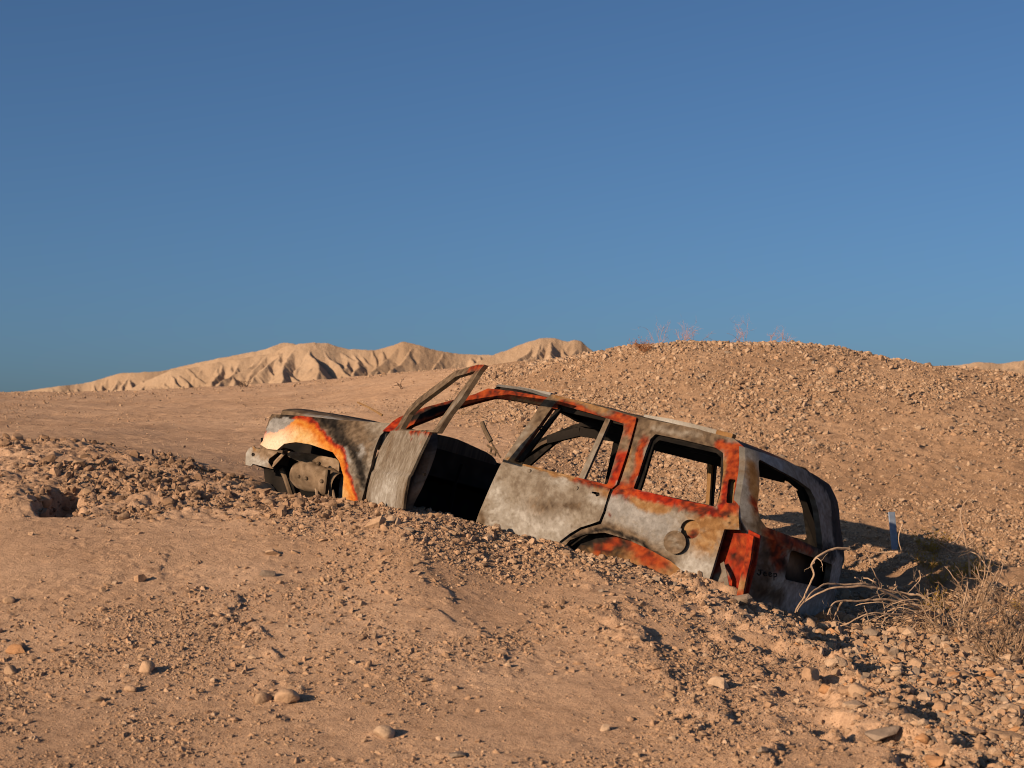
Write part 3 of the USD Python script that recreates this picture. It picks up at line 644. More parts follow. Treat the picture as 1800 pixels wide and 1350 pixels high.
# ---- left windscreen pillar and roof rail
pil = [(672, 758), (690, 741), (702, 733), (750, 715), (800, 702), (835, 693), (858, 683), (900, 687), (950, 696), (980, 702), (980, 719), (950, 713), (905, 704), (868, 699), (838, 706), (800, 717), (760, 733), (722, 748), (706, 759)]
ap = slab('windscreen_pillar', car, S(pil), .055, side_map(), lambda P: paint_layers(P, 'rust', [('soot', S([(712, 742), (760, 722), (800, 710)]), .045, .02), ('rust', S([(706, 757), (760, 736), (800, 720)]), .016, .012), ('ochre', S([(900, 700), (950, 708)]), .016, .015), ('red', S([(690, 748), (680, 757)]), .06, .03)], 102), edge=.018, inner='soot', dent=.003)  # upper dark band is soot together with shadow painted into the colour
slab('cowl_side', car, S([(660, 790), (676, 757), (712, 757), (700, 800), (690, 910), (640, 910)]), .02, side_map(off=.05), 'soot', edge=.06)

# ---- left rear door
rd = xform('rear_door', car)
rskin = [(885, 808), (872, 832), (859, 860), (847, 890), (838, 915), (829, 945), (822, 975), (970, 1000), (977, 962), (985, 951), (1001, 938), (1020, 927), (1040, 921), (1054, 916), (1061, 900), (1066, 882), (1074, 858), (1030, 846), (960, 828)]
slab('door_skin', rd, S(rskin), .022, side_map(), lambda P: paint_layers(P, 'ash', [
     ('pale', S([(880, 905), (940, 925), (975, 935)]), .10, .10), ('pale', S([(870, 860), (885, 895)]), .05, .06), ('pale', S([(975, 840), (990, 848)]), .03, .04), ('brown', S([(940, 892), (965, 890)]), .04, .08), ('brown', S([(996, 886), (1014, 890)]), .028, .018), ('ochre', S([(1050, 862), (1070, 868)]), .035, .035),
     ('ochre', S([(886, 809), (950, 826), (1010, 840)]), .014, .010), ('rust', S([(1012, 841), (1040, 849), (1074, 858)]), .020, .014), ('brown', S([(846, 905), (850, 928)]), .035, .02), ('ash', S([(893, 815), (930, 826)]), .04, .03), ('pale', S([(1040, 872), (1060, 885)]), .03, .03)], 110), edge=.016, dent=.007, r=.006,
     holes=[S([(1041, 864), (1054, 866), (1055, 871), (1049, 873), (1047, 869), (1041, 867)])], rh=0)
slab('handle_recess', rd, S([(1036, 860), (1060, 862), (1060, 878), (1036, 876)]), .01, side_map(off=.04), 'soot', edge=.03)
for q, k in (((1013, 858), 'ash'), ((930, 828), 'ash')):
    c = S([q])[0]; p = np.array([c[0], float(Yside(*c)) - .001, c[1]])
    solid('lock_hole', rd, tube([p + (0, .012, 0), p + (0, -.005, 0)], [.015, .015], 9), k)
fo = [(884, 809), (957, 703), (971, 693), (1045, 712), (1119, 734), (1117, 745), (1104, 792), (1084, 852), (1076, 859), (1030, 847), (960, 829)]
fi = [(903, 811), (976, 709), (1040, 727), (1097, 745), (1096, 757), (1068, 852), (1022, 841)]
slab('window_frame', rd, S(fo), .045, side_map(off=-.004), lambda P: paint_layers(P, 'brown', [
     ('ash', S([(893, 800), (925, 755)]), .05, .04), ('ochre', S([(975, 697), (1060, 718)]), .02, .02), ('rust', S([(985, 711), (1040, 726), (1097, 743)]), .022, .012), ('rust', S([(1085, 728), (1112, 738), (1106, 765)]), .05, .035),
     ('brown', S([(1101, 770), (1096, 790)]), .03, .02), ('red', S([(1094, 800), (1082, 840), (1072, 853)]), .045, .02), ('ash', S([(1083, 850), (1090, 838)]), .014, .012), ('ochre', S([(893, 810), (1010, 842)]), .016, .01), ('rust', S([(1015, 841), (1072, 856)]), .02, .012)], 111), holes=[S(fi)], rh=.012, edge=.018, inner='rust', dent=.002)
slab('window_divider', rd, S([(1015, 842), (1066, 731), (1074, 733), (1025, 844)]), .03, side_map(off=.006), lambda P: paint_layers(P, 'ash', [('brown', S([(1068, 735), (1060, 752)]), .03, .03)], 112), edge=.03, inner='soot', dent=0)
slab('window_channel', rd, S([(908, 808), (979, 714), (985, 717), (915, 811)]), .03, side_map(off=.014), 'soot', edge=.04, dent=0)
# door shut: dark inner sill and pillar behind the gaps
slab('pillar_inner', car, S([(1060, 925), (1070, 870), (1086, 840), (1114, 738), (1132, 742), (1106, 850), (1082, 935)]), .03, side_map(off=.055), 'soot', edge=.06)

# ---- left rear quarter
qo = [(978, 966), (988, 954), (1004, 942), (1022, 931), (1042, 925), (1057, 921), (1065, 902), (1070, 884), (1079, 861), (1089, 852), (1108, 792), (1123, 735), (1200, 748), (1290, 771), (1307, 785), (1304, 850), (1298, 910), (1299, 931), (1273, 930), (1264, 960), (1253, 1000), (1242, 1040), (1236, 1060), (1196, 1060), (1197, 1001), (1180, 987), (1140, 965), (1100, 947), (1062, 936), (1030, 939), (1002, 949), (988, 966)]
cw = [(1114, 859), (1143, 772), (1152, 763), (1200, 773), (1258, 787), (1271, 796), (1272, 830), (1266, 870), (1259, 891), (1190, 877)]
fh = [(1213 + 17 * math.cos(a), 930 + 17 * math.sin(a)) for a in np.linspace(0, 2 * math.pi, 20)[:-1]]
vent = [(1281, 842), (1293, 843), (1289, 885), (1277, 884)]
qp = slab('quarter_panel', car, S(qo), .03, side_map(), lambda P: paint_layers(P, 'ash', [
     ('grey', S([(1075, 885), (1110, 905), (1160, 925)]), .10, .09), ('ochre', S([(1235, 920), (1268, 925), (1240, 955)]), .09, .07), ('ochre', S([(1225, 985)]), .05, .05), ('pale', S([(1215, 990), (1240, 1000), (1210, 1005)]), .07, .05), ('pale', S([(1200, 1010), (1235, 1020)]), .06, .04),
     ('ochre', S([(1100, 874), (1112, 872), (1180, 886), (1184, 892), (1178, 900), (1145, 901), (1118, 893)]), -1, .012), ('brown', S([(1182, 892), (1230, 902)]), .02, .02),
     ('red', S([(1082, 861), (1112, 865), (1190, 882), (1240, 896), (1290, 907)]), .034, .012), ('rust', S([(1200, 890), (1235, 899)]), .035, .02), ('brown', S([(1122, 738), (1112, 790), (1100, 840)]), .10, .03), ('ochre', S([(1106, 790), (1100, 820)]), .02, .03), ('rust', S([(1092, 858), (1105, 862)]), .05, .04),
     ('rust', S([(1139, 760), (1128, 800), (1112, 855)]), .030, .016), ('rust', S([(1160, 757), (1255, 782)]), .012, .012), ('rust', S([(1132, 752), (1146, 748), (1160, 758)]), .025, .02), ('brown', S([(1130, 745), (1260, 775)]), .08, .02), ('ash', S([(1150, 750), (1230, 766)]), .018, .02), ('rust', S([(1268, 782), (1300, 790)]), .035, .02),
     ('rust', S([(1293, 800), (1289, 850), (1283, 895)]), .075, .02), ('ochre', S([(1272, 810), (1266, 880)]), .016, .012), ('red', S([(1278, 850), (1270, 890)]), .02, .014), ('ochre', S([(1289, 913), (1297, 920)]), .04, .025),
     ('brown', S([(990, 960), (1030, 934), (1062, 932), (1100, 942), (1140, 960), (1180, 984)]), .045, .03), ('soot', S([(1010, 944), (1062, 933), (1130, 955), (1185, 990)]), .012, .012), ('rust', S([(1073, 907)]), .012, .01), ('soot', S([(1282, 907), (1284, 908)]), .008, .006), ('soot', S([(1285, 920)]), .006, .006)], 120),
     holes=[S(cw), S(fh), S(vent)], rh=.012, edge=.015, dent=.006)
slab('filler_recess', qp, S([(1213 + 21 * math.cos(a), 930 + 21 * math.sin(a)) for a in np.linspace(0, 2 * math.pi, 18)[:-1]]), .01, side_map(off=.034), lambda P: paint_layers(P, 'ochre', [('rust', S([(1214, 942)]), .035, .02), ('soot', S([(1216, 940)]), .018, .015)], 121), edge=.03, inner='rust')
flap = S([(1190 + 19.5 * math.cos(a), 954 + 20.5 * math.sin(a)) for a in np.linspace(0, 2 * math.pi, 28)[:-1]])
slab('fuel_flap', qp, flap, .012, side_map(off=-.035), lambda P: paint_layers(P, 'brown', [('ash', S([(1180, 945), (1190, 948), (1184, 958), (1197, 962)]), .008, .012)], 122), edge=.02, inner='soot', dent=.002)
a, b = S([(1196, 930), (1197, 938)]); solid('flap_hinge', qp, beam((a[0], float(Yside(*a)) - .005, a[1]), (b[0], float(Yside(*b)) - .03, b[1]), .02, .012), 'pale')
slab('vent_back', qp, S([(1276, 838), (1297, 838), (1293, 890), (1273, 889)]), .01, side_map(off=.055), lambda P: paint_layers(P, 'ochre', [('soot', S([(1289, 856)]), .01, .008), ('soot', S([(1287, 867)]), .012, .008), ('rust', S([(1284, 880)]), .02, .02)], 123), edge=.02)
slab('wheel_house', car, S([(985, 955), (1030, 925), (1100, 935), (1150, 955), (1205, 990), (1208, 1060), (980, 1060)]), .02, side_map(off=.10), lambda P: paint_layers(P, 'ochre', [('rust', S([(1095, 950), (1120, 970), (1140, 985)]), .07, .05), ('rust', S([(1150, 985), (1165, 995)]), .03, .03), ('soot', S([(1000, 945), (1050, 940), (1070, 950)]), .10, .05), ('rust', S([(1040, 965), (1070, 955)]), .03, .02)], 124), edge=.025, dent=.008, inner='rust')
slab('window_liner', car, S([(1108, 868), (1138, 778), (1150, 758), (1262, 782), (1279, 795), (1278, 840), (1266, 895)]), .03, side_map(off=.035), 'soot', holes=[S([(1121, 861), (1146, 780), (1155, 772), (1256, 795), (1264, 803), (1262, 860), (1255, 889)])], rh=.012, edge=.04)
# tail lamp recess
tr = slab('tail_lamp_recess', car, S([(1262, 920), (1300, 925), (1326, 938), (1318, 990), (1302, 1060), (1228, 1060)]), .02, side_map(off=.085), lambda P: paint_layers(P, 'red', [('rust', S([(1290, 955), (1295, 975)]), .06, .06), ('soot', S([(1286, 961)]), .010, .008), ('soot', S([(1279, 976), (1282, 972)]), .018, .018), ('soot', S([(1264, 986)]), .014, .01), ('ash', S([(1250, 1035), (1262, 1005)]), .05, .04)], 125), edge=.02, dent=.012, inner='rust')
slab('lamp_flange', tr, S([(1313, 938), (1323, 942), (1317, 985), (1304, 1050), (1293, 1050), (1306, 990)]), .03, side_map(off=.012), lambda P: paint_layers(P, 'red', [('rust', S([(1310, 980)]), .05, .05), ('ochre', S([(1300, 1030)]), .05, .04)], 126), edge=.02, inner='rust')
bt = hit_side([(1264, 988), (1270, 1000), (1275, 1015), (1276, 1030), (1278, 1048)]); bt3 = np.stack([bt[:, 0], Yside(bt[:, 0], bt[:, 1]) + np.array([.05, .02, .0, .02, .05]), bt[:, 1]], 1)
solid('torn_strip', tr, join([beam(p, q, .03, .006, (0, 1, 0)) for p, q in zip(bt3[:-1], bt3[1:])]), 'ash')

# ---- tailgate
gate = xform('tailgate', car)
gl = hit_rear([(1309, 786), (1304, 850), (1298, 908), (1312, 938), (1328, 944), (1323, 985), (1310, 1040)])
go = np.vstack([gl[:5], [(-.705, .86), (-.655, .62), (-.62, .42), (.82, .42), (.86, .62), (.875, .87), (.87, 1.15), (.82, 1.33), (.74, 1.46), (.56, 1.545), (.2, 1.575), (-.25, 1.59)]])
gw = hit_rear([(1331, 806), (1370, 826), (1402, 844), (1424, 860), (1432, 876), (1438, 905), (1447, 968), (1395, 945), (1345, 926), (1335, 912), (1331, 890)])
plate = hit_rear([(1390, 966), (1462, 992), (1455, 1036), (1378, 1018)])
gmap = lambda u, v, w: np.stack([Xrear(u, v) - w, u, v], 1)
R_ = hit_rear
gp_ = slab('tailgate_panel', gate, go, .045, gmap, lambda P: paint_layers(P, 'ash', [
     ('pale', R_([(1312, 800), (1308, 850), (1306, 890)]), .09, .06), ('pale', R_([(1333, 950), (1328, 990), (1318, 1035)]), .05, .03), ('ash', R_([(1345, 985), (1340, 1030)]), .09, .04), ('ochre', R_([(1318, 820), (1326, 860), (1328, 900)]), .05, .03), ('rust', R_([(1322, 880), (1330, 905)]), .03, .02), ('grey', R_([(1320, 790), (1370, 815)]), .06, .03), ('soot', [(.42, 1.06), (.42, 1.7), (1.2, 1.7), (1.2, .98), (.7, .98)], -1, .03), ('soot', [(.15, 1.60), (.5, 1.5)], .05, .04), ('brown', R_([(1340, 925), (1380, 945), (1440, 975)]), .09, .03),
     ('rust', R_([(1352, 945), (1362, 965), (1370, 990)]), .06, .035), ('rust', R_([(1372, 945), (1430, 965)]), .04, .03), ('soot', R_([(1400, 940), (1440, 960)]), .04, .03), ('soot', R_([(1372, 985), (1388, 1015)]), .03, .04), ('soot', R_([(1450, 965), (1480, 985)]), .06, .05), ('pale', R_([(1470, 1000), (1478, 1050)]), .10, .05), ('pale', R_([(1365, 1040), (1400, 1055), (1450, 1070)]), .10, .06),
     ('brown', R_([(1340, 950), (1350, 1010)]), .03, .04), ('brown', R_([(1330, 1035), (1370, 1050)]), .06, .05)], 130), holes=[gw, plate], rh=.03, edge=.018, dent=.008)
slab('plate_recess', gate, R_([(1384, 958), (1468, 988), (1462, 1046), (1370, 1026)]), .02, lambda u, v, w: gmap(u, v, w + .07), lambda P: paint_layers(P, 'soot', [('brown', R_([(1400, 990), (1420, 1000)]), .06, .06)], 131), edge=.05)
solid('gate_strut', gate, beam((3.30, .60, 1.46), (3.52, .72, 1.08), .05, .04), 'soot')
# scratched lettering
strokes = [[(1333, 1003), (1340, 1003)], [(1337, 1003), (1337, 1009), (1334, 1012), (1331, 1009)], [(1342, 1010), (1347, 1009), (1345, 1006), (1342, 1009), (1344, 1013), (1348, 1012)], [(1351, 1011), (1356, 1010), (1354, 1007), (1351, 1010), (1353, 1014), (1357, 1013)], [(1360, 1008), (1360, 1021)], [(1360, 1010), (1364, 1009), (1365, 1013), (1361, 1015)]]
lt_ = []
for s_ in strokes:
    q = R_([(x, y - 1) for x, y in s_]); q3 = gmap(q[:, 0], q[:, 1], np.full(len(q), -.0015)); lt_.append(tube(smooth_line(q3, 10) if len(q) > 2 else q3, .0042, 4))
tag(obj('lettering', to_world(join(lt_)[0]), join(lt_)[1], 'char_mark', gp_), 'hand-scrawled four-letter word in dark strokes')

# ---- roof
def roof_z(X, Y): return 1.642 + .035 * (1 - (Y / .66) ** 2) - .085 * np.clip((X - 2.9) / .5, 0, 1) ** 2 - .03 * np.clip((1.55 - X) / .35, 0, 1) ** 2
slab('roof', car, [(1.22, -.50), (1.20, 0), (1.22, .50), (1.36, .655), (3.05, .60), (3.30, .5), (3.39, 0), (3.37, -.5), (3.26, -.655), (1.36, -.655)], .018, lambda u, v, w: np.stack([u, v, roof_z(u, v) - w], 1),
     lambda P: paint_layers(P, 'brown', [('grey', [(1.4, -.6), (1.8, -.5)], .2, .1), ('rust', [(2.2, 0), (3.0, .2)], .3, .2)], 140), edge=.05, dent=.008)
for x in (1.34, 1.78, 2.58, 3.26):
    ys = np.linspace(-.64, .64, 12); p = np.stack([0 * ys + x, ys, roof_z(0 * ys + x, ys) - .045], 1)
    solid('roof_bow', car, join([beam(a, b, .07, .035) for a, b in zip(p[:-1], p[1:])]), 'soot')
for s in (-1, 1):
    xs = np.linspace(1.36, 3.32, 14); p = np.stack([xs, s * (.62 + 0 * xs), roof_z(xs, .62) - .05], 1)
    solid('roof_rail', car, join([beam(a, b, .06, .09) for a, b in zip(p[:-1], p[1:])]), 'soot')
rr = S([(1127, 735), (1170, 742), (1215, 752), (1262, 764)]); rk = np.stack([rr[:, 0], 0 * rr[:, 0] - .61, rr[:, 1] + .014], 1)
solid('roof_rack', car, join([beam(a, b, .05, .035) for a, b in zip(rk[:-1], rk[1:])]), 'pale')
re_ = S([(1255, 763), (1283, 771)]); solid('roof_rack', car, beam((re_[0][0], -.61, re_[0][1] + .012), (re_[1][0], -.61, re_[1][1] + .016), .055, .045), 'ochre')
fr = S([(905, 685), (962, 697)]); solid('roof_trim', car, beam((fr[0][0], -.60, fr[0][1] + .022), (fr[1][0], -.60, fr[1][1] + .026), .06, .02), 'grey')

# ---- right side of the shell, seen from inside
far = [(.60, .48), (.60, 1.08), (.69, 1.20), (1.06, 1.425), (1.30, 1.56), (1.8, 1.635), (2.5, 1.635), (3.28, 1.63), (3.40, 1.56), (3.50, 1.25), (3.55, 1.08), (3.55, .48)]
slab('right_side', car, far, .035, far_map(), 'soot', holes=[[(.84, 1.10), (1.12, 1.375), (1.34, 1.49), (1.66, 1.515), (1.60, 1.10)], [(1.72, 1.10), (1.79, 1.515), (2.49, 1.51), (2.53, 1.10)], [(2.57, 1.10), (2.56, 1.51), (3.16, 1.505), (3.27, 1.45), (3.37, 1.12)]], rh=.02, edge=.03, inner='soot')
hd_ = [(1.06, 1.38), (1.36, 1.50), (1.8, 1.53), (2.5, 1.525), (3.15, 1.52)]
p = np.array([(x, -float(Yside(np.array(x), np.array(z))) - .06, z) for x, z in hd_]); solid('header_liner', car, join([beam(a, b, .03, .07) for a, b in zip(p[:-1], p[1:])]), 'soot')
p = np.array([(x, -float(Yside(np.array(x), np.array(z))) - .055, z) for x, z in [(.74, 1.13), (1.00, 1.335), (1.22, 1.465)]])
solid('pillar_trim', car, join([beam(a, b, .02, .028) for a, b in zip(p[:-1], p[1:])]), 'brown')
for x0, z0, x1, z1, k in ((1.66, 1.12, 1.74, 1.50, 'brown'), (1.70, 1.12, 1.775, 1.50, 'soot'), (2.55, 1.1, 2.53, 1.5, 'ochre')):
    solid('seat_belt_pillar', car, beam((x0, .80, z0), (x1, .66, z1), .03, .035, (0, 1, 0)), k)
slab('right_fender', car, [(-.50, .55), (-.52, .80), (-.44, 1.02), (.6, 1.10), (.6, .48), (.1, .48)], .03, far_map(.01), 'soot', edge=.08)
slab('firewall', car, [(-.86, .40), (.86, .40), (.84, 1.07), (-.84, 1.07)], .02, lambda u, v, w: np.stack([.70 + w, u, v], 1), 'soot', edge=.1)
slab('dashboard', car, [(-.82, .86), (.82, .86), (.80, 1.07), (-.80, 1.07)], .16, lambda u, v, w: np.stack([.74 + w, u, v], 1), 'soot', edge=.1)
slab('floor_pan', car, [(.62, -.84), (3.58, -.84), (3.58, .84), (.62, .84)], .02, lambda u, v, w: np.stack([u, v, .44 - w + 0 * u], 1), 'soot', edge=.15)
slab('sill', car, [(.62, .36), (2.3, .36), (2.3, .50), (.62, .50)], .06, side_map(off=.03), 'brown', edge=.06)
for y in (-.45, -.05):
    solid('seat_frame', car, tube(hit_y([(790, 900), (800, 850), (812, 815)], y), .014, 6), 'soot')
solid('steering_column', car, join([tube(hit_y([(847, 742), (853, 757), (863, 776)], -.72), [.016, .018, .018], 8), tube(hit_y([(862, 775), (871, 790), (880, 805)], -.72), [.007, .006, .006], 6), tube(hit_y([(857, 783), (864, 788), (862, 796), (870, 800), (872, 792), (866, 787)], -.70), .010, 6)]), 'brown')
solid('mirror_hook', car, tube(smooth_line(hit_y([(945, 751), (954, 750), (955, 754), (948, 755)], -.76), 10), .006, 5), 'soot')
#ENDCAR
# ------------------------------------------------------------------ plants and the stake
def ground_hit(px):
    """where the line of sight through a pixel meets the ground"""
    r = ray(px); ds = np.exp(np.linspace(math.log(5.5), math.log(60), 2500)); out = []
    for q in r:
        q = q / q[1]; x, y, z = q[0] * ds, ds, EYE[2] + q[2] * ds
        below = np.nonzero(z < ground_z(x, y))[0]
        i = below[0] if len(below) else len(ds) - 1
        out.append((x[i], y[i], float(ground_z(x[i:i + 1], y[i:i + 1])[0])))
    return np.array(out)

def branchlets(base, direction, length, r0, depth, prng, spread=.7, bend=.5, kids=3, n=7):
    """a twig with forks; returns tubes"""
    d = direction / np.linalg.norm(direction); P = [np.array(base, float)]
    for k in range(n):
        d = d + prng.normal(0, bend / n * 2.2, 3); d /= np.linalg.norm(d); P.append(P[-1] + d * length / n)
    P = np.array(P); out = [tube(P, np.linspace(r0, r0 * .35, len(P)), 5 if depth > 0 else 4, cap=False)]
    if depth > 0:
        for k in range(kids):
            i = prng.integers(2, n); t = P[i] - P[i - 1]; t /= np.linalg.norm(t)
            out += branchlets(P[i], t + prng.normal(0, spread, 3), length * prng.uniform(.35, .7), r0 * .55, depth - 1, prng, spread, bend, kids, max(4, n - 2))
    return out

def dead_bush(name, px, size, n, seed, label, cat='bush', group=None, mat='dead_twig', lean=(0, 0, 1), r=.004, depth=2, up=1.0, spread=.75, twig_mat=None):
    g = ground_hit([px])[0] if len(px) == 2 else np.array([*at([px[:2]], [px[2]])[0][:2], 0])
    if len(px) == 3: g[2] = ground_z(g[:1], g[1:2])[0]
    t = xform(name); tag(t, label, cat, group); pr = np.random.default_rng(seed); rest = []
    for k in range(n):
        a = pr.uniform(0, 2 * math.pi); b = g + np.array([math.cos(a), math.sin(a), 0]) * size * .18 * pr.random()
        b[2] = ground_z(b[:1], b[1:2])[0] - .02
        d = np.array(lean) * up + np.array([math.cos(a), math.sin(a), 0]) * pr.uniform(.1, 1.0)
        br = branchlets(b, d, size * pr.uniform(.6, 1.05), r * pr.uniform(.8, 1.4), depth, pr, spread)
        obj('stem', *br[0], mat, t); rest += br[1:]
    tw = obj('twigs', *join(rest), twig_mat or mat, t); tag(tw, kind='stuff')
    return t

# the big bare shrub whose branches arch over to the tailgate
shrub = xform('dead_shrub'); tag(shrub, 'bare shrub with long pale branches arching left towards the tailgate', 'shrub')
pr = np.random.default_rng(11)
hub = [(1650, 1082, 11.75)]
BR = [[(1399, 1078), (1418, 1040), (1429, 1010), (1427, 992), (1442, 974), (1466, 964), (1485, 963), (1493, 965)], [(1402, 1075), (1418, 1051), (1439, 1034), (1460, 1025), (1490, 1028), (1519, 1026), (1546, 1034), (1567, 1040), (1596, 1044), (1622, 1049), (1652, 1075)],
      [(1414, 1059), (1436, 1044), (1460, 1035), (1490, 1032), (1519, 1029), (1549, 1037), (1584, 1054), (1614, 1069), (1650, 1082)], [(1455, 1081), (1463, 1063), (1484, 1056), (1513, 1056), (1537, 1054), (1561, 1054), (1590, 1062), (1620, 1072), (1650, 1082)],
      [(1460, 1105), (1469, 1078), (1480, 1059)], [(1470, 1102), (1490, 1096), (1516, 1084), (1537, 1078), (1567, 1080), (1596, 1078), (1626, 1081), (1650, 1083)], [(1478, 1100), (1507, 1108), (1537, 1114), (1567, 1118), (1596, 1111), (1620, 1088), (1650, 1080)],
      [(1507, 1111), (1531, 1102), (1555, 1087), (1573, 1072), (1585, 1056)], [(1519, 1066), (1528, 1090), (1522, 1104)], [(1540, 1040), (1552, 1062), (1556, 1085), (1550, 1100), (1560, 1120)], [(1520, 969), (1533, 972), (1550, 971), (1570, 969)], [(1521, 970), (1529, 990), (1540, 1012), (1548, 1034)],
      [(1584, 968), (1580, 945), (1586, 920)], [(1520, 1025), (1510, 1018), (1503, 1015)], [(1546, 1034), (1535, 1022), (1519, 1015)], [(1596, 1044), (1612, 1026), (1619, 1014), (1617, 1002)], [(1560, 1030), (1562, 1035), (1570, 1038), (1577, 1030), (1572, 1028)],
      [(1585, 1112), (1560, 1100), (1540, 1096), (1524, 1098)], [(1600, 1095), (1575, 1085), (1548, 1084), (1528, 1092), (1518, 1098)], [(1590, 1118), (1565, 1126), (1540, 1122)], [(1625, 1085), (1600, 1100), (1578, 1116), (1570, 1130)], [(1640, 1086), (1615, 1110), (1595, 1128)], [(1637, 1075), (1622, 1055), (1615, 1040), (1610, 1030)], [(1645, 1078), (1632, 1052), (1630, 1036)]]
for k in range(16):
    x, y = pr.uniform(1500, 1600), pr.uniform(1050, 1128); BR.append([(x, y), (x + 25, y - pr.uniform(2, 14)), (x + 55, y - pr.uniform(-4, 16)), (1625, 1082 + pr.uniform(-12, 12)), (1650, 1082)])
tw = []
for k, b in enumerate(BR):
    b = np.array(b, float); s = np.linspace(0, 1, len(b)); reach = (1650 - b[:, 0]) / 250
    dd = 11.75 - .55 * np.clip(reach, 0, 1) + .22 * math.sin(k * 2.1) * np.sin(s * math.pi * .9 + .2) + (.3 if 969 <= b[0, 1] <= 971 and b[0, 0] > 1500 else 0)
    P = smooth_line(at(b, dd), 6 * len(b)); P += (np.stack([fbm(P * 14 + q * 9, 2, k) for q in range(3)], 1) - .5) * .02
    r0 = .0085 if k < 4 else (.0065 if k < 7 else .0045)
    obj('branch', *tube(P, np.linspace(r0 * .6, r0 * 1.15, len(P)), 6), 'dead_wood', shrub)
    for j in range(3 if k < 7 else 1):
        i = pr.integers(3, len(P) - 2); t = P[i - 1] - P[i]; t /= np.linalg.norm(t)
        tw += branchlets(P[i], t + pr.normal(0, .6, 3), pr.uniform(.06, .2), r0 * .4, 1, pr, .7, .8, 2, 5)
tag(obj('twigs', *join(tw), 'dead_wood', shrub), kind='stuff')
b = at([(1650, 1070), (1652, 1090), (1660, 1125)], [11.75, 11.75, 11.75]); obj('trunk', *tube(b, [.014, .02, .026], 7), 'dead_wood', shrub)

for i, (q, s, n, lab) in enumerate([((1690, 1120), .40, 14, 'tangled dry bush just right of the bare arching shrub'), ((1745, 1150), .38, 15, 'dense dry bush at the foot of the gravel slope near the right edge'),
                                ((1720, 1060), .44, 10, 'upright pale dry bush behind the tangled one'), ((1790, 1110), .40, 13, 'dry bush cut by the right edge of the picture'),
                                ((1655, 1060), .32, 10, 'small dry bush growing out of the base of the bare shrub'), ((1775, 1165), .30, 12, 'low brown bush against the loose stones at the right')]):
    dead_bush('dry_bush', q, s, n, 200 + i, lab, 'bush', mat='dead_wood' if i in (0, 2) else 'dead_twig', twig_mat=('dead_twig', 'dark_twig')[i in (1, 3, 5)], depth=2, r=.0062, spread=1.15, up=.62)
stem = xform('bare_sapling'); tag(stem, 'tall thin bare stem rising above the dry bushes', 'sapling')
g0 = ground_hit([(1706, 1020)])[0]; dpt = g0[1]
obj('stem', *tube(smooth_line(np.vstack([g0 - (0, 0, .05), at([(1703, 985), (1699, 962), (1692, 930), (1688, 905), (1695, 885), (1712, 866)], [dpt] * 6)]), 30), np.linspace(.0095, .003, 30), 6), 'dead_wood', stem)
for b in ([(1700, 965), (1680, 972), (1660, 962), (1645, 952)], [(1700, 968), (1718, 975), (1730, 990), (1737, 1000)], [(1692, 930), (1680, 950), (1668, 956), (1652, 952), (1646, 942), (1650, 935)], [(1704, 990), (1720, 1002), (1740, 1005), (1752, 1015)], [(1699, 960), (1712, 950), (1720, 940)], [(1738, 998), (1742, 980), (1738, 970)]):
    obj('branch', *tube(smooth_line(at(b, [dpt - .05 * k for k in range(len(b))]), 18), np.linspace(.0055, .002, 18), 5), 'dead_wood', stem)

def leafy(name, q, size, n, seed, label, mat='olive_leaf'):
    g = ground_hit([q])[0]; pr = np.random.default_rng(seed); t = xform(name); tag(t, label, 'plant'); br = []
    for k in range(9):
        a = pr.uniform(0, 6.28); br += branchlets(g - (0, 0, .02), np.array([math.cos(a) * .7, math.sin(a) * .7, pr.uniform(.5, 1.2)]), size * pr.uniform(.6, 1), .0025, 1, pr, .6, .5, 3, 6)
    pts = np.vstack([v for v, _ in br]); obj('stems', *join(br), 'dead_twig', t)
    c = pts[pr.integers(0, len(pts), n)] + pr.normal(0, size * .05, (n, 3)); d = pr.normal(0, 1, (n, 3)); d[:, 2] = np.abs(d[:, 2]) + .3; d /= np.linalg.norm(d, axis=1, keepdims=True)
    w = np.cross(d, pr.normal(0, 1, (n, 3))); w /= np.linalg.norm(w, axis=1, keepdims=True); L = pr.uniform(.012, .03, (n, 1))
    V = np.stack([c, c + d * L * .5 + w * L * .14, c + d * L, c + d * L * .5 - w * L * .14], 1).reshape(-1, 3)
    tag(obj('foliage', V, np.arange(4 * n).reshape(-1, 4), mat, t), kind='stuff')
leafy('desert_plant', (1640, 972), .24, 800, 1, 'mustard-green plant at the edge of the roof shadow, nearest the pale stake')
leafy('desert_plant', (1632, 1000), .19, 500, 2, 'small rust-yellow plant on sunlit gravel below the greenest one')
leafy('desert_plant', (1695, 1018), .27, 900, 3, 'brownish-green plant at the foot of the tall bare stem')
leafy('desert_plant', (1650, 1030), .18, 460, 4, 'low yellowish plant left of the tall bare stem')
leafy('desert_plant', (1640, 1078), .2, 560, 5, 'olive plant half hidden behind the arching branches')
leafy('desert_plant', (1792, 1075), .12, 160, 6, 'small yellow-green plant at the right edge')
leafy('orange_plant', (1132, 620), .24, 700, 7, 'low rust-orange plant near the top of the gravel mound', 'rusty_leaf')

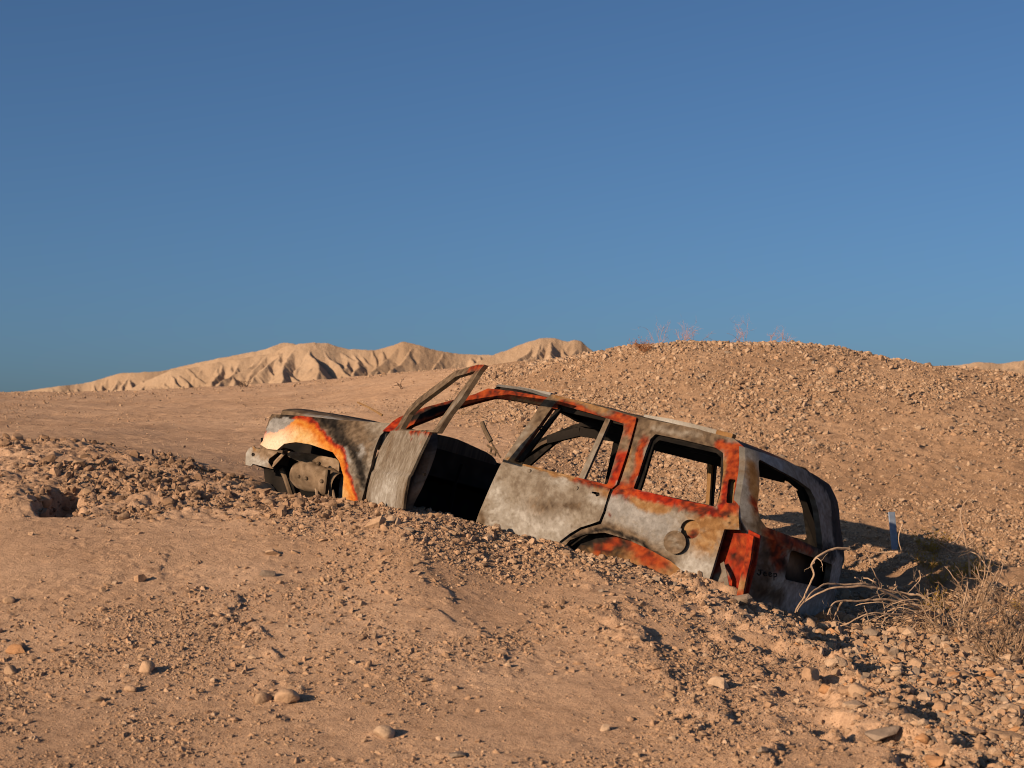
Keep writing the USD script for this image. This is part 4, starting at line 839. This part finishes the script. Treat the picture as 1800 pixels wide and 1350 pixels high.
dead_bush('skyline_bush', (1046, 620), .26, 3, 301, 'small dark weed standing on the skyline left of the mound top', mat='dark_twig', depth=1, up=2.0, r=.004)
for i, (q, s, n) in enumerate([((1160, 610, 24.2), .34, 6), ((1197, 606, 23.8), .38, 7), ((1305, 606, 23.2), .38, 7), ((1222, 606, 24), .28, 4), ((1352, 606, 22.8), .22, 5), ((1380, 610, 22.6), .22, 4)]):
    dead_bush('skyline_bush', q, s, n, 310 + i, ['leftmost pinkish twiggy bush on the crest of the gravel mound', 'tallest pinkish bush on the crest of the gravel mound', 'pinkish bush with two long stems on the crest right of centre',
              'faint small bush just right of the tallest crest bush', 'tiny dry bush on the falling crest', 'rightmost tiny dry bush on the crest'][i], mat='pink_twig', depth=2, up=1.2, r=.0026, spread=.6)
st = [at([a_], [23.2])[0] for a_ in ((1300, 606), (1290, 590), (1283, 578), (1278, 566))]
dead_bush('dead_tuft', (803, 728), .34, 9, 330, 'tuft of curled grey stems on the slope seen through the front door opening', 'tuft', mat='dead_twig', depth=1, up=.5, r=.006)
dead_bush('dead_twig', (708, 684), .20, 4, 331, 'dry twig lying on the smooth rise left of the open door frame', 'twig', mat='dark_twig', depth=1, up=.35, r=.006)
dead_bush('dark_bush', (430, 690, 36), .20, 8, 332, 'tiny dark bush at the foot of the far clay hill', 'bush', mat='dark_twig', depth=2, up=.6, r=.01)

# pale stake
sb = ground_hit([(1573, 966)])[0]; top = at([(1567, 900)], [sb[1] + .03])[0]
sk = xform('wooden_stake'); tag(sk, 'short pale stake driven into the gravel right of the car', 'stake')
ax = top - sb; Ls = np.linalg.norm(ax); ax /= Ls; sx = np.array([1, .25, 0]); sx /= np.linalg.norm(sx); sy = np.cross(ax, sx)
cs = Manifold.extrude(CrossSection([np.array([(-.026, -.01), (.026, -.01), (.03, 0), (.026, .01), (-.026, .01), (-.03, 0)])]), Ls + .15, 6).to_mesh()
v = np.array(cs.vert_properties[:, :3]); v = sb - ax * .15 + v[:, :1] * sx + v[:, 1:2] * sy + v[:, 2:] * ax
obj('post', v, cs.tri_verts, 'pale_stake', sk)
# ------------------------------------------------------------------ stones
def rock_mesh(seed, sub=2, cuts=7, flat=.7, rough=.10):
    pr = np.random.default_rng(seed)
    if seed % 3:                                            # broken, angular stone
        q = pr.normal(0, 1, (int(pr.integers(13, 24)), 3)); q /= np.linalg.norm(q, axis=1, keepdims=True); q *= pr.uniform(.8, 1.05, (len(q), 1))
        m = trimesh.convex.convex_hull(q)
        m = m.subdivide() if sub > 1 else m
        if sub > 1: m = m.subdivide()
        v = np.array(m.vertices)
        if sub > 1: v = v * (1 + .07 * (fbm(v * 3.1 + seed, 3, seed)[:, None] - .5) * 2)
    else:
        m = trimesh.creation.icosphere(sub); v = np.array(m.vertices)
        for k in range(cuts + 2):
            n = pr.normal(0, 1, 3); n /= np.linalg.norm(n); c = pr.uniform(.45, .85); h = v @ n; v = v - np.maximum(h - c, 0)[:, None] * n * .95
        v *= 1 + rough * (fbm(v * 2.2 + seed * 3.1, 3, seed)[:, None] - .5) * 2
    v = v * np.array([pr.uniform(.8, 1.2), pr.uniform(.65, 1.0), flat * pr.uniform(.7, 1.1)])
    return v / np.ptp(v[:, 0]), np.array(m.faces)
def rot(pr, tilt=.5):
    a = pr.uniform(0, 2 * math.pi); q = Gf.Rotation(Gf.Vec3d(0, 0, 1), math.degrees(a)) * Gf.Rotation(Gf.Vec3d(*pr.normal(0, 1, 3)), math.degrees(pr.normal(0, tilt)))
    return q
def rotm(q): return np.array(Gf.Matrix3d(q))
pr = np.random.default_rng(5)
def place_rock(px, w_px, label, group=None, color=0, flat=.7, seed=None, cuts=7, sink=.36, name='stone', tilt=.25):
    g = ground_hit([px])[0] if not isinstance(px, np.ndarray) else px
    s = w_px * g[1] / F; v, f = rock_mesh(int(pr.integers(3e5)) * 3 + (1 if cuts > 6 else 0) if seed is None else seed, 2, cuts, flat)
    v = v @ rotm(rot(pr, tilt)) * s
    v = v - np.array([0, 0, v[:, 2].min() + sink * np.ptp(v[:, 2])]) + g
    tag(obj(name, v, f, f'stone_{color}', smooth=32), label, 'stone', group)

for px_, w_, lab, c_, fl in [
    ((675, 1292), 50, 'rounded yellow-tan stone alone in the foreground, casting a clear shadow', 3, .85), ((257, 1180), 36, 'upright tan stone with a pinkish face, left foreground', 1, 1.0), ((232, 1214), 32, 'squarish pale stone just below the upright pinkish one', 1, .8),
    ((170, 1232), 30, 'grey-brown stone with a sharp dark shadow, left foreground', 2, .8), ((458, 1234), 40, 'brownish round stone at the end of the small ledge', 2, .9), ((504, 1230), 56, 'wide pale stone next to the brownish round one', 1, .7),
    ((745, 1196), 30, 'small pale stone throwing a broad dark shadow in the middle foreground', 1, .7), ((697, 1196), 22, 'small tan stone in the middle foreground left of the one with the broad shadow', 1, .8), ((470, 1012), 36, 'flat greyish slab on the slope below the front wheel', 6, .45),
    ((1064, 1284), 26, 'single light stone on the smooth sand in the lower middle', 3, .8), ((1262, 1206), 44, 'pale stone at the top of the right-hand ledge', 3, .6), ((803, 1330), 40, 'flat grey stone near the bottom edge', 6, .4), ((1452, 1216), 40, 'rust-orange stone in the dark shadow of the gravel bank', 5, .7),
    ((1510, 1222), 48, 'large tan stone right of the rust-orange one', 1, .8), ((1498, 1242), 50, 'leaning yellowish slab in front of the large tan stone', 3, .5), ((1425, 1194), 34, 'lumpy tan clod above the rust-orange stone', 0, .9), ((1548, 1294), 76, 'long flat grey-brown slab among the loose stones', 6, .38),
    ((1595, 1268), 70, 'broad buff slab low in the loose gravel', 1, .32), ((1622, 1304), 32, 'golden-yellow rounded stone among the loose gravel', 5, .8), ((16, 1058), 26, 'pale round stone at the left edge', 1, .8), ((20, 1182), 28, 'round stone at the left edge with a dark shadow', 2, .85), ((30, 1146), 46, 'reddish-brown broken lump at the left edge', 5, .6),
    ((480, 975), 28, 'low pale slab on the sand below the clods', 1, .5), ((1340, 1322), 30, 'grey stone at the end of the diagonal ledge', 6, .6), ((1120, 1330), 22, 'buff stone near the bottom edge, right of centre', 1, .7), ((1700, 1290), 60, 'big buff slab near the right edge', 1, .45), ((1660, 1330), 48, 'tan block at the lower right', 0, .7),
    ((1780, 1300), 56, 'sandy slab cut by the right edge', 2, .45), ((78, 888), 30, 'round clod on the rim of the scooped hole', 0, .95), ((1300, 1060), 46, 'flat greenish-grey stone under the tail lamp recess', 6, .5), ((1420, 1105), 30, 'rounded tan stone on the crest below the tailgate', 1, .85),
    ((1450, 1108), 34, 'rounded orange-tan stone on the crest below the tailgate', 0, .85), ((660, 925), 56, 'wide pale clod in front of the open door', 1, .6), ((1465, 655), 26, 'pale block high on the gravel mound', 1, .8)]:
    place_rock(px_, w_ * .86, lab, None, c_, fl, cuts=5 if fl > .65 else 7)

PROTO = [rock_mesh(900 + k, 1, 6, [.75, .6, .85, .5, .7, .9][k % 6], .12) for k in range(14)]
TONE = ['tan', 'buff', 'dull brown', 'pale', 'dark brown', 'rust-tinted', 'grey', 'earth-brown']
def scatter(name, n, weight_fn, lo, hi, power, label, kind_range, tones, big=0, big_lab=None, big_group=None, drange=(5.8, 40), seed=0, sink=.3, tilt=.6):
    pr_ = np.random.default_rng(seed)
    out, tries = [], 0
    while len(out) < n and tries < 40:
        a = pr_.uniform(kind_range[0], kind_range[1], 60000); l = pr_.uniform(math.log(drange[0]), math.log(drange[1]), 60000); d = np.exp(l)
        x, y = a * d, d; w = weight_fn(x, y); k = pr_.random(60000) < w
        if k.any(): out += list(np.c_[x[k], y[k]])
        tries += 1
    P = np.array(out[:n]); u = pr_.random(len(P))
    spx = lo * (1 - u * (1 - (lo / hi) ** power)) ** (-1 / power)
    z = ground_z(P[:, 0], P[:, 1]); size = spx * P[:, 1] / F
    c = (np.c_[P, z] - CT) @ CR
    ok = ~((c[:, 0] > -.7) & (c[:, 0] < 3.75) & (np.abs(c[:, 1]) < .92))
    P, z, size, spx = P[ok], z[ok], size[ok], spx[ok]
    order = np.argsort(-spx)
    for i in order[:big]:
        tn = int(pr_.choice(tones)); fl = float(pr_.uniform(.5, .9)); cx_, cy_ = pxof(np.array([P[i, 0], P[i, 1], z[i]]))
        shape = 'flat' if fl < .6 else ('blocky' if fl > .78 else 'rough')
        place_rock(np.array([P[i, 0], P[i, 1], z[i]]), spx[i] * 1.05, f'{shape} {TONE[tn]} ' + big_lab(cx_, cy_), big_group, tn, fl, sink=.3)
    order = order[big:]; P, z, size = P[order], z[order], size[order]
    pi = UsdGeom.PointInstancer.Define(stage, path_for(name)); tag(pi.GetPrim(), label, 'stones', kind='stuff')
    paths = []
    for k, (v, f) in enumerate(PROTO):
        tone = tones[k % len(tones)]
        q = usdkit.mesh(stage, f'{pi.GetPath()}/pebble_shape_{k:03d}', (v, f), f'/World/Looks/stone_{tone}', smooth=28); paths.append(q.GetPath())
    pi.CreatePrototypesRel().SetTargets(paths)
    m = len(P); pi.CreateProtoIndicesAttr(Vt.IntArray.FromNumpy(pr_.integers(0, len(PROTO), m).astype(np.int32)))
    pi.CreatePositionsAttr(Vt.Vec3fArray.FromNumpy(np.c_[P, z + size * (.5 * .6 - sink * .6)].astype(np.float32)))
    pi.CreateScalesAttr(Vt.Vec3fArray.FromNumpy(np.repeat(size[:, None], 3, 1).astype(np.float32)))
    ang, ax_ = pr_.uniform(0, 2 * math.pi, m), pr_.normal(0, 1, (m, 3)); ax_[:, 2] += np.sign(ax_[:, 2]) * 1.5; ax_ /= np.linalg.norm(ax_, axis=1, keepdims=True)
    qv = np.c_[np.sin(ang / 2)[:, None] * ax_, np.cos(ang / 2)]
    pi.CreateOrientationsAttr(Vt.QuathArray([Gf.Quath(float(q[3]), float(q[0]), float(q[1]), float(q[2])) for q in qv]))

def patchy(x, y, s, seed, lo=.42, hi=.6): return sstep(lo, hi, fbm(np.c_[x * s, y * s, 0 * x], 3, seed))
FR = (-.325, .325)
scatter('hill_gravel', 80000, lambda x, y: weight(hill_w, x, y) * (.18 + .82 * patchy(x, y, .75, 61, .34, .6)), 2.2, 14, 2.2, 'countless small stones covering the gravel mound', FR, [0, 1, 2, 3, 1, 4, 0, 6], 55, lambda x, y: 'stone in the gravel mound, ' + ('up near its crest' if y < 680 else 'seen above the car roof' if x < 1120 else 'above the tailgate' if x < 1480 else 'to the right of the car'), 'stones on the gravel mound', (13.5, 28), 1, .3)
scatter('loose_gravel', 26000, lambda x, y: weight(grav_w, x, y), 3, 30, 1.75, 'loose gravel covering the bank at the lower right', FR, [0, 1, 2, 3, 1, 6, 0, 5], 95, lambda x, y: 'stone in the loose gravel ' + ('just below the dry bushes' if y < 1190 else 'beside the sandy ledge' if x < 1540 else 'near the bottom right corner' if y > 1270 else 'by the right edge' if x > 1700 else 'below the arching shrub'), 'stones in the loose gravel', (6, 13), 2, .25)
scatter('bank_clods', 11000, lambda x, y: np.clip(weight(clod_w, x, y) * (.08 + .92 * patchy(x, y, 1.9, 62, .46, .62)), 0, 1), 2.0, 24, 1.75, 'earth clods and stones on the rough bank left of the car', FR, [0, 4, 7, 2, 7, 4, 0], 55, lambda x, y: 'clod on the rough bank, ' + ('along its top edge' if y < 800 else 'round the scooped hole' if x < 220 else 'beside the front wheel arch' if x > 430 else 'halfway to the front wheel'), 'clods on the rough bank', (10.8, 15.5), 3, .2)
scatter('crest_gravel', 3200, lambda x, y: weight(crest_w, x, y) * (.2 + .8 * patchy(x, y, 2.2, 71, .42, .6)), 3.5, 20, 1.9, 'gravel along the crest hiding the foot of the car', FR, [0, 1, 2, 3, 1, 6, 0], 32, lambda x, y: 'stone on the crest ' + ('below the open door' if x < 830 else 'below the rear door' if x < 1010 else 'below the rear wheel arch' if x < 1230 else 'below the tailgate' if x < 1480 else 'below the bare shrub'), 'stones along the crest', (9.5, 13.5), 4, .25)
def fore(x, y):
    p = pxof(np.c_[x, y, ground_z(x, y)])
    right = sstep(500, 1300, p[:, 0] + .5 * (p[:, 1] - 1000)) * (1 - sstep(1100, 1250, p[:, 1]) * .5)
    sm = 0
    for ex, ey, rx, ry in ((230, 985, 430, 85), (960, 1215, 230, 120), (110, 1275, 110, 60), (620, 1290, 60, 60), (820, 1080, 130, 55)):
        sm = np.maximum(sm, 1 - sstep(.55, 1.15, np.hypot((p[:, 0] - ex) / rx, (p[:, 1] - ey) / ry) + (fbm(np.c_[x * 2.4, y * 2.4, 0 * x], 3, 67) - .5) * .9))
    return (1 - .9 * sm) * (1 - weight(grav_w, x, y)) * (1 - weight(clod_w, x, y)) * (y < 12.3) * np.clip(.16 + .5 * patchy(x, y, 1.1, 63, .44, .62) + .4 * right * patchy(x, y, 1.7, 64, .38, .6), 0, 1) * (1 - .75 * patchy(x, y, .8, 66, .5, .62) * (1 - sstep(1050, 1150, p[:, 1])))
scatter('sand_pebbles', 85000, fore, 2.0, 19, 1.95, 'small pebbles scattered over the foreground sand', FR, [0, 0, 2, 0, 1, 0, 4, 0, 3], 26, lambda x, y: 'stone on the foreground sand, ' + ('in the left third' if x < 600 else 'in the middle' if x < 1000 else 'to the right') + (' near the bottom edge' if y > 1230 else ' halfway up the slope' if y > 1080 else ' close below the car'), 'stones on the foreground sand', (6, 12.6), 5, .48)
scatter('plateau_pebbles', 5500, lambda x, y: (1 - weight(hill_w, x, y)) * (y > 14.5) * (.06 + .5 * patchy(x, y, .5, 65, .48, .66)), 1.6, 8, 2.5, 'tiny pebbles on the smooth rise behind the bank', FR, [0, 1, 3, 2], 0, drange=(14.5, 40), seed=6)
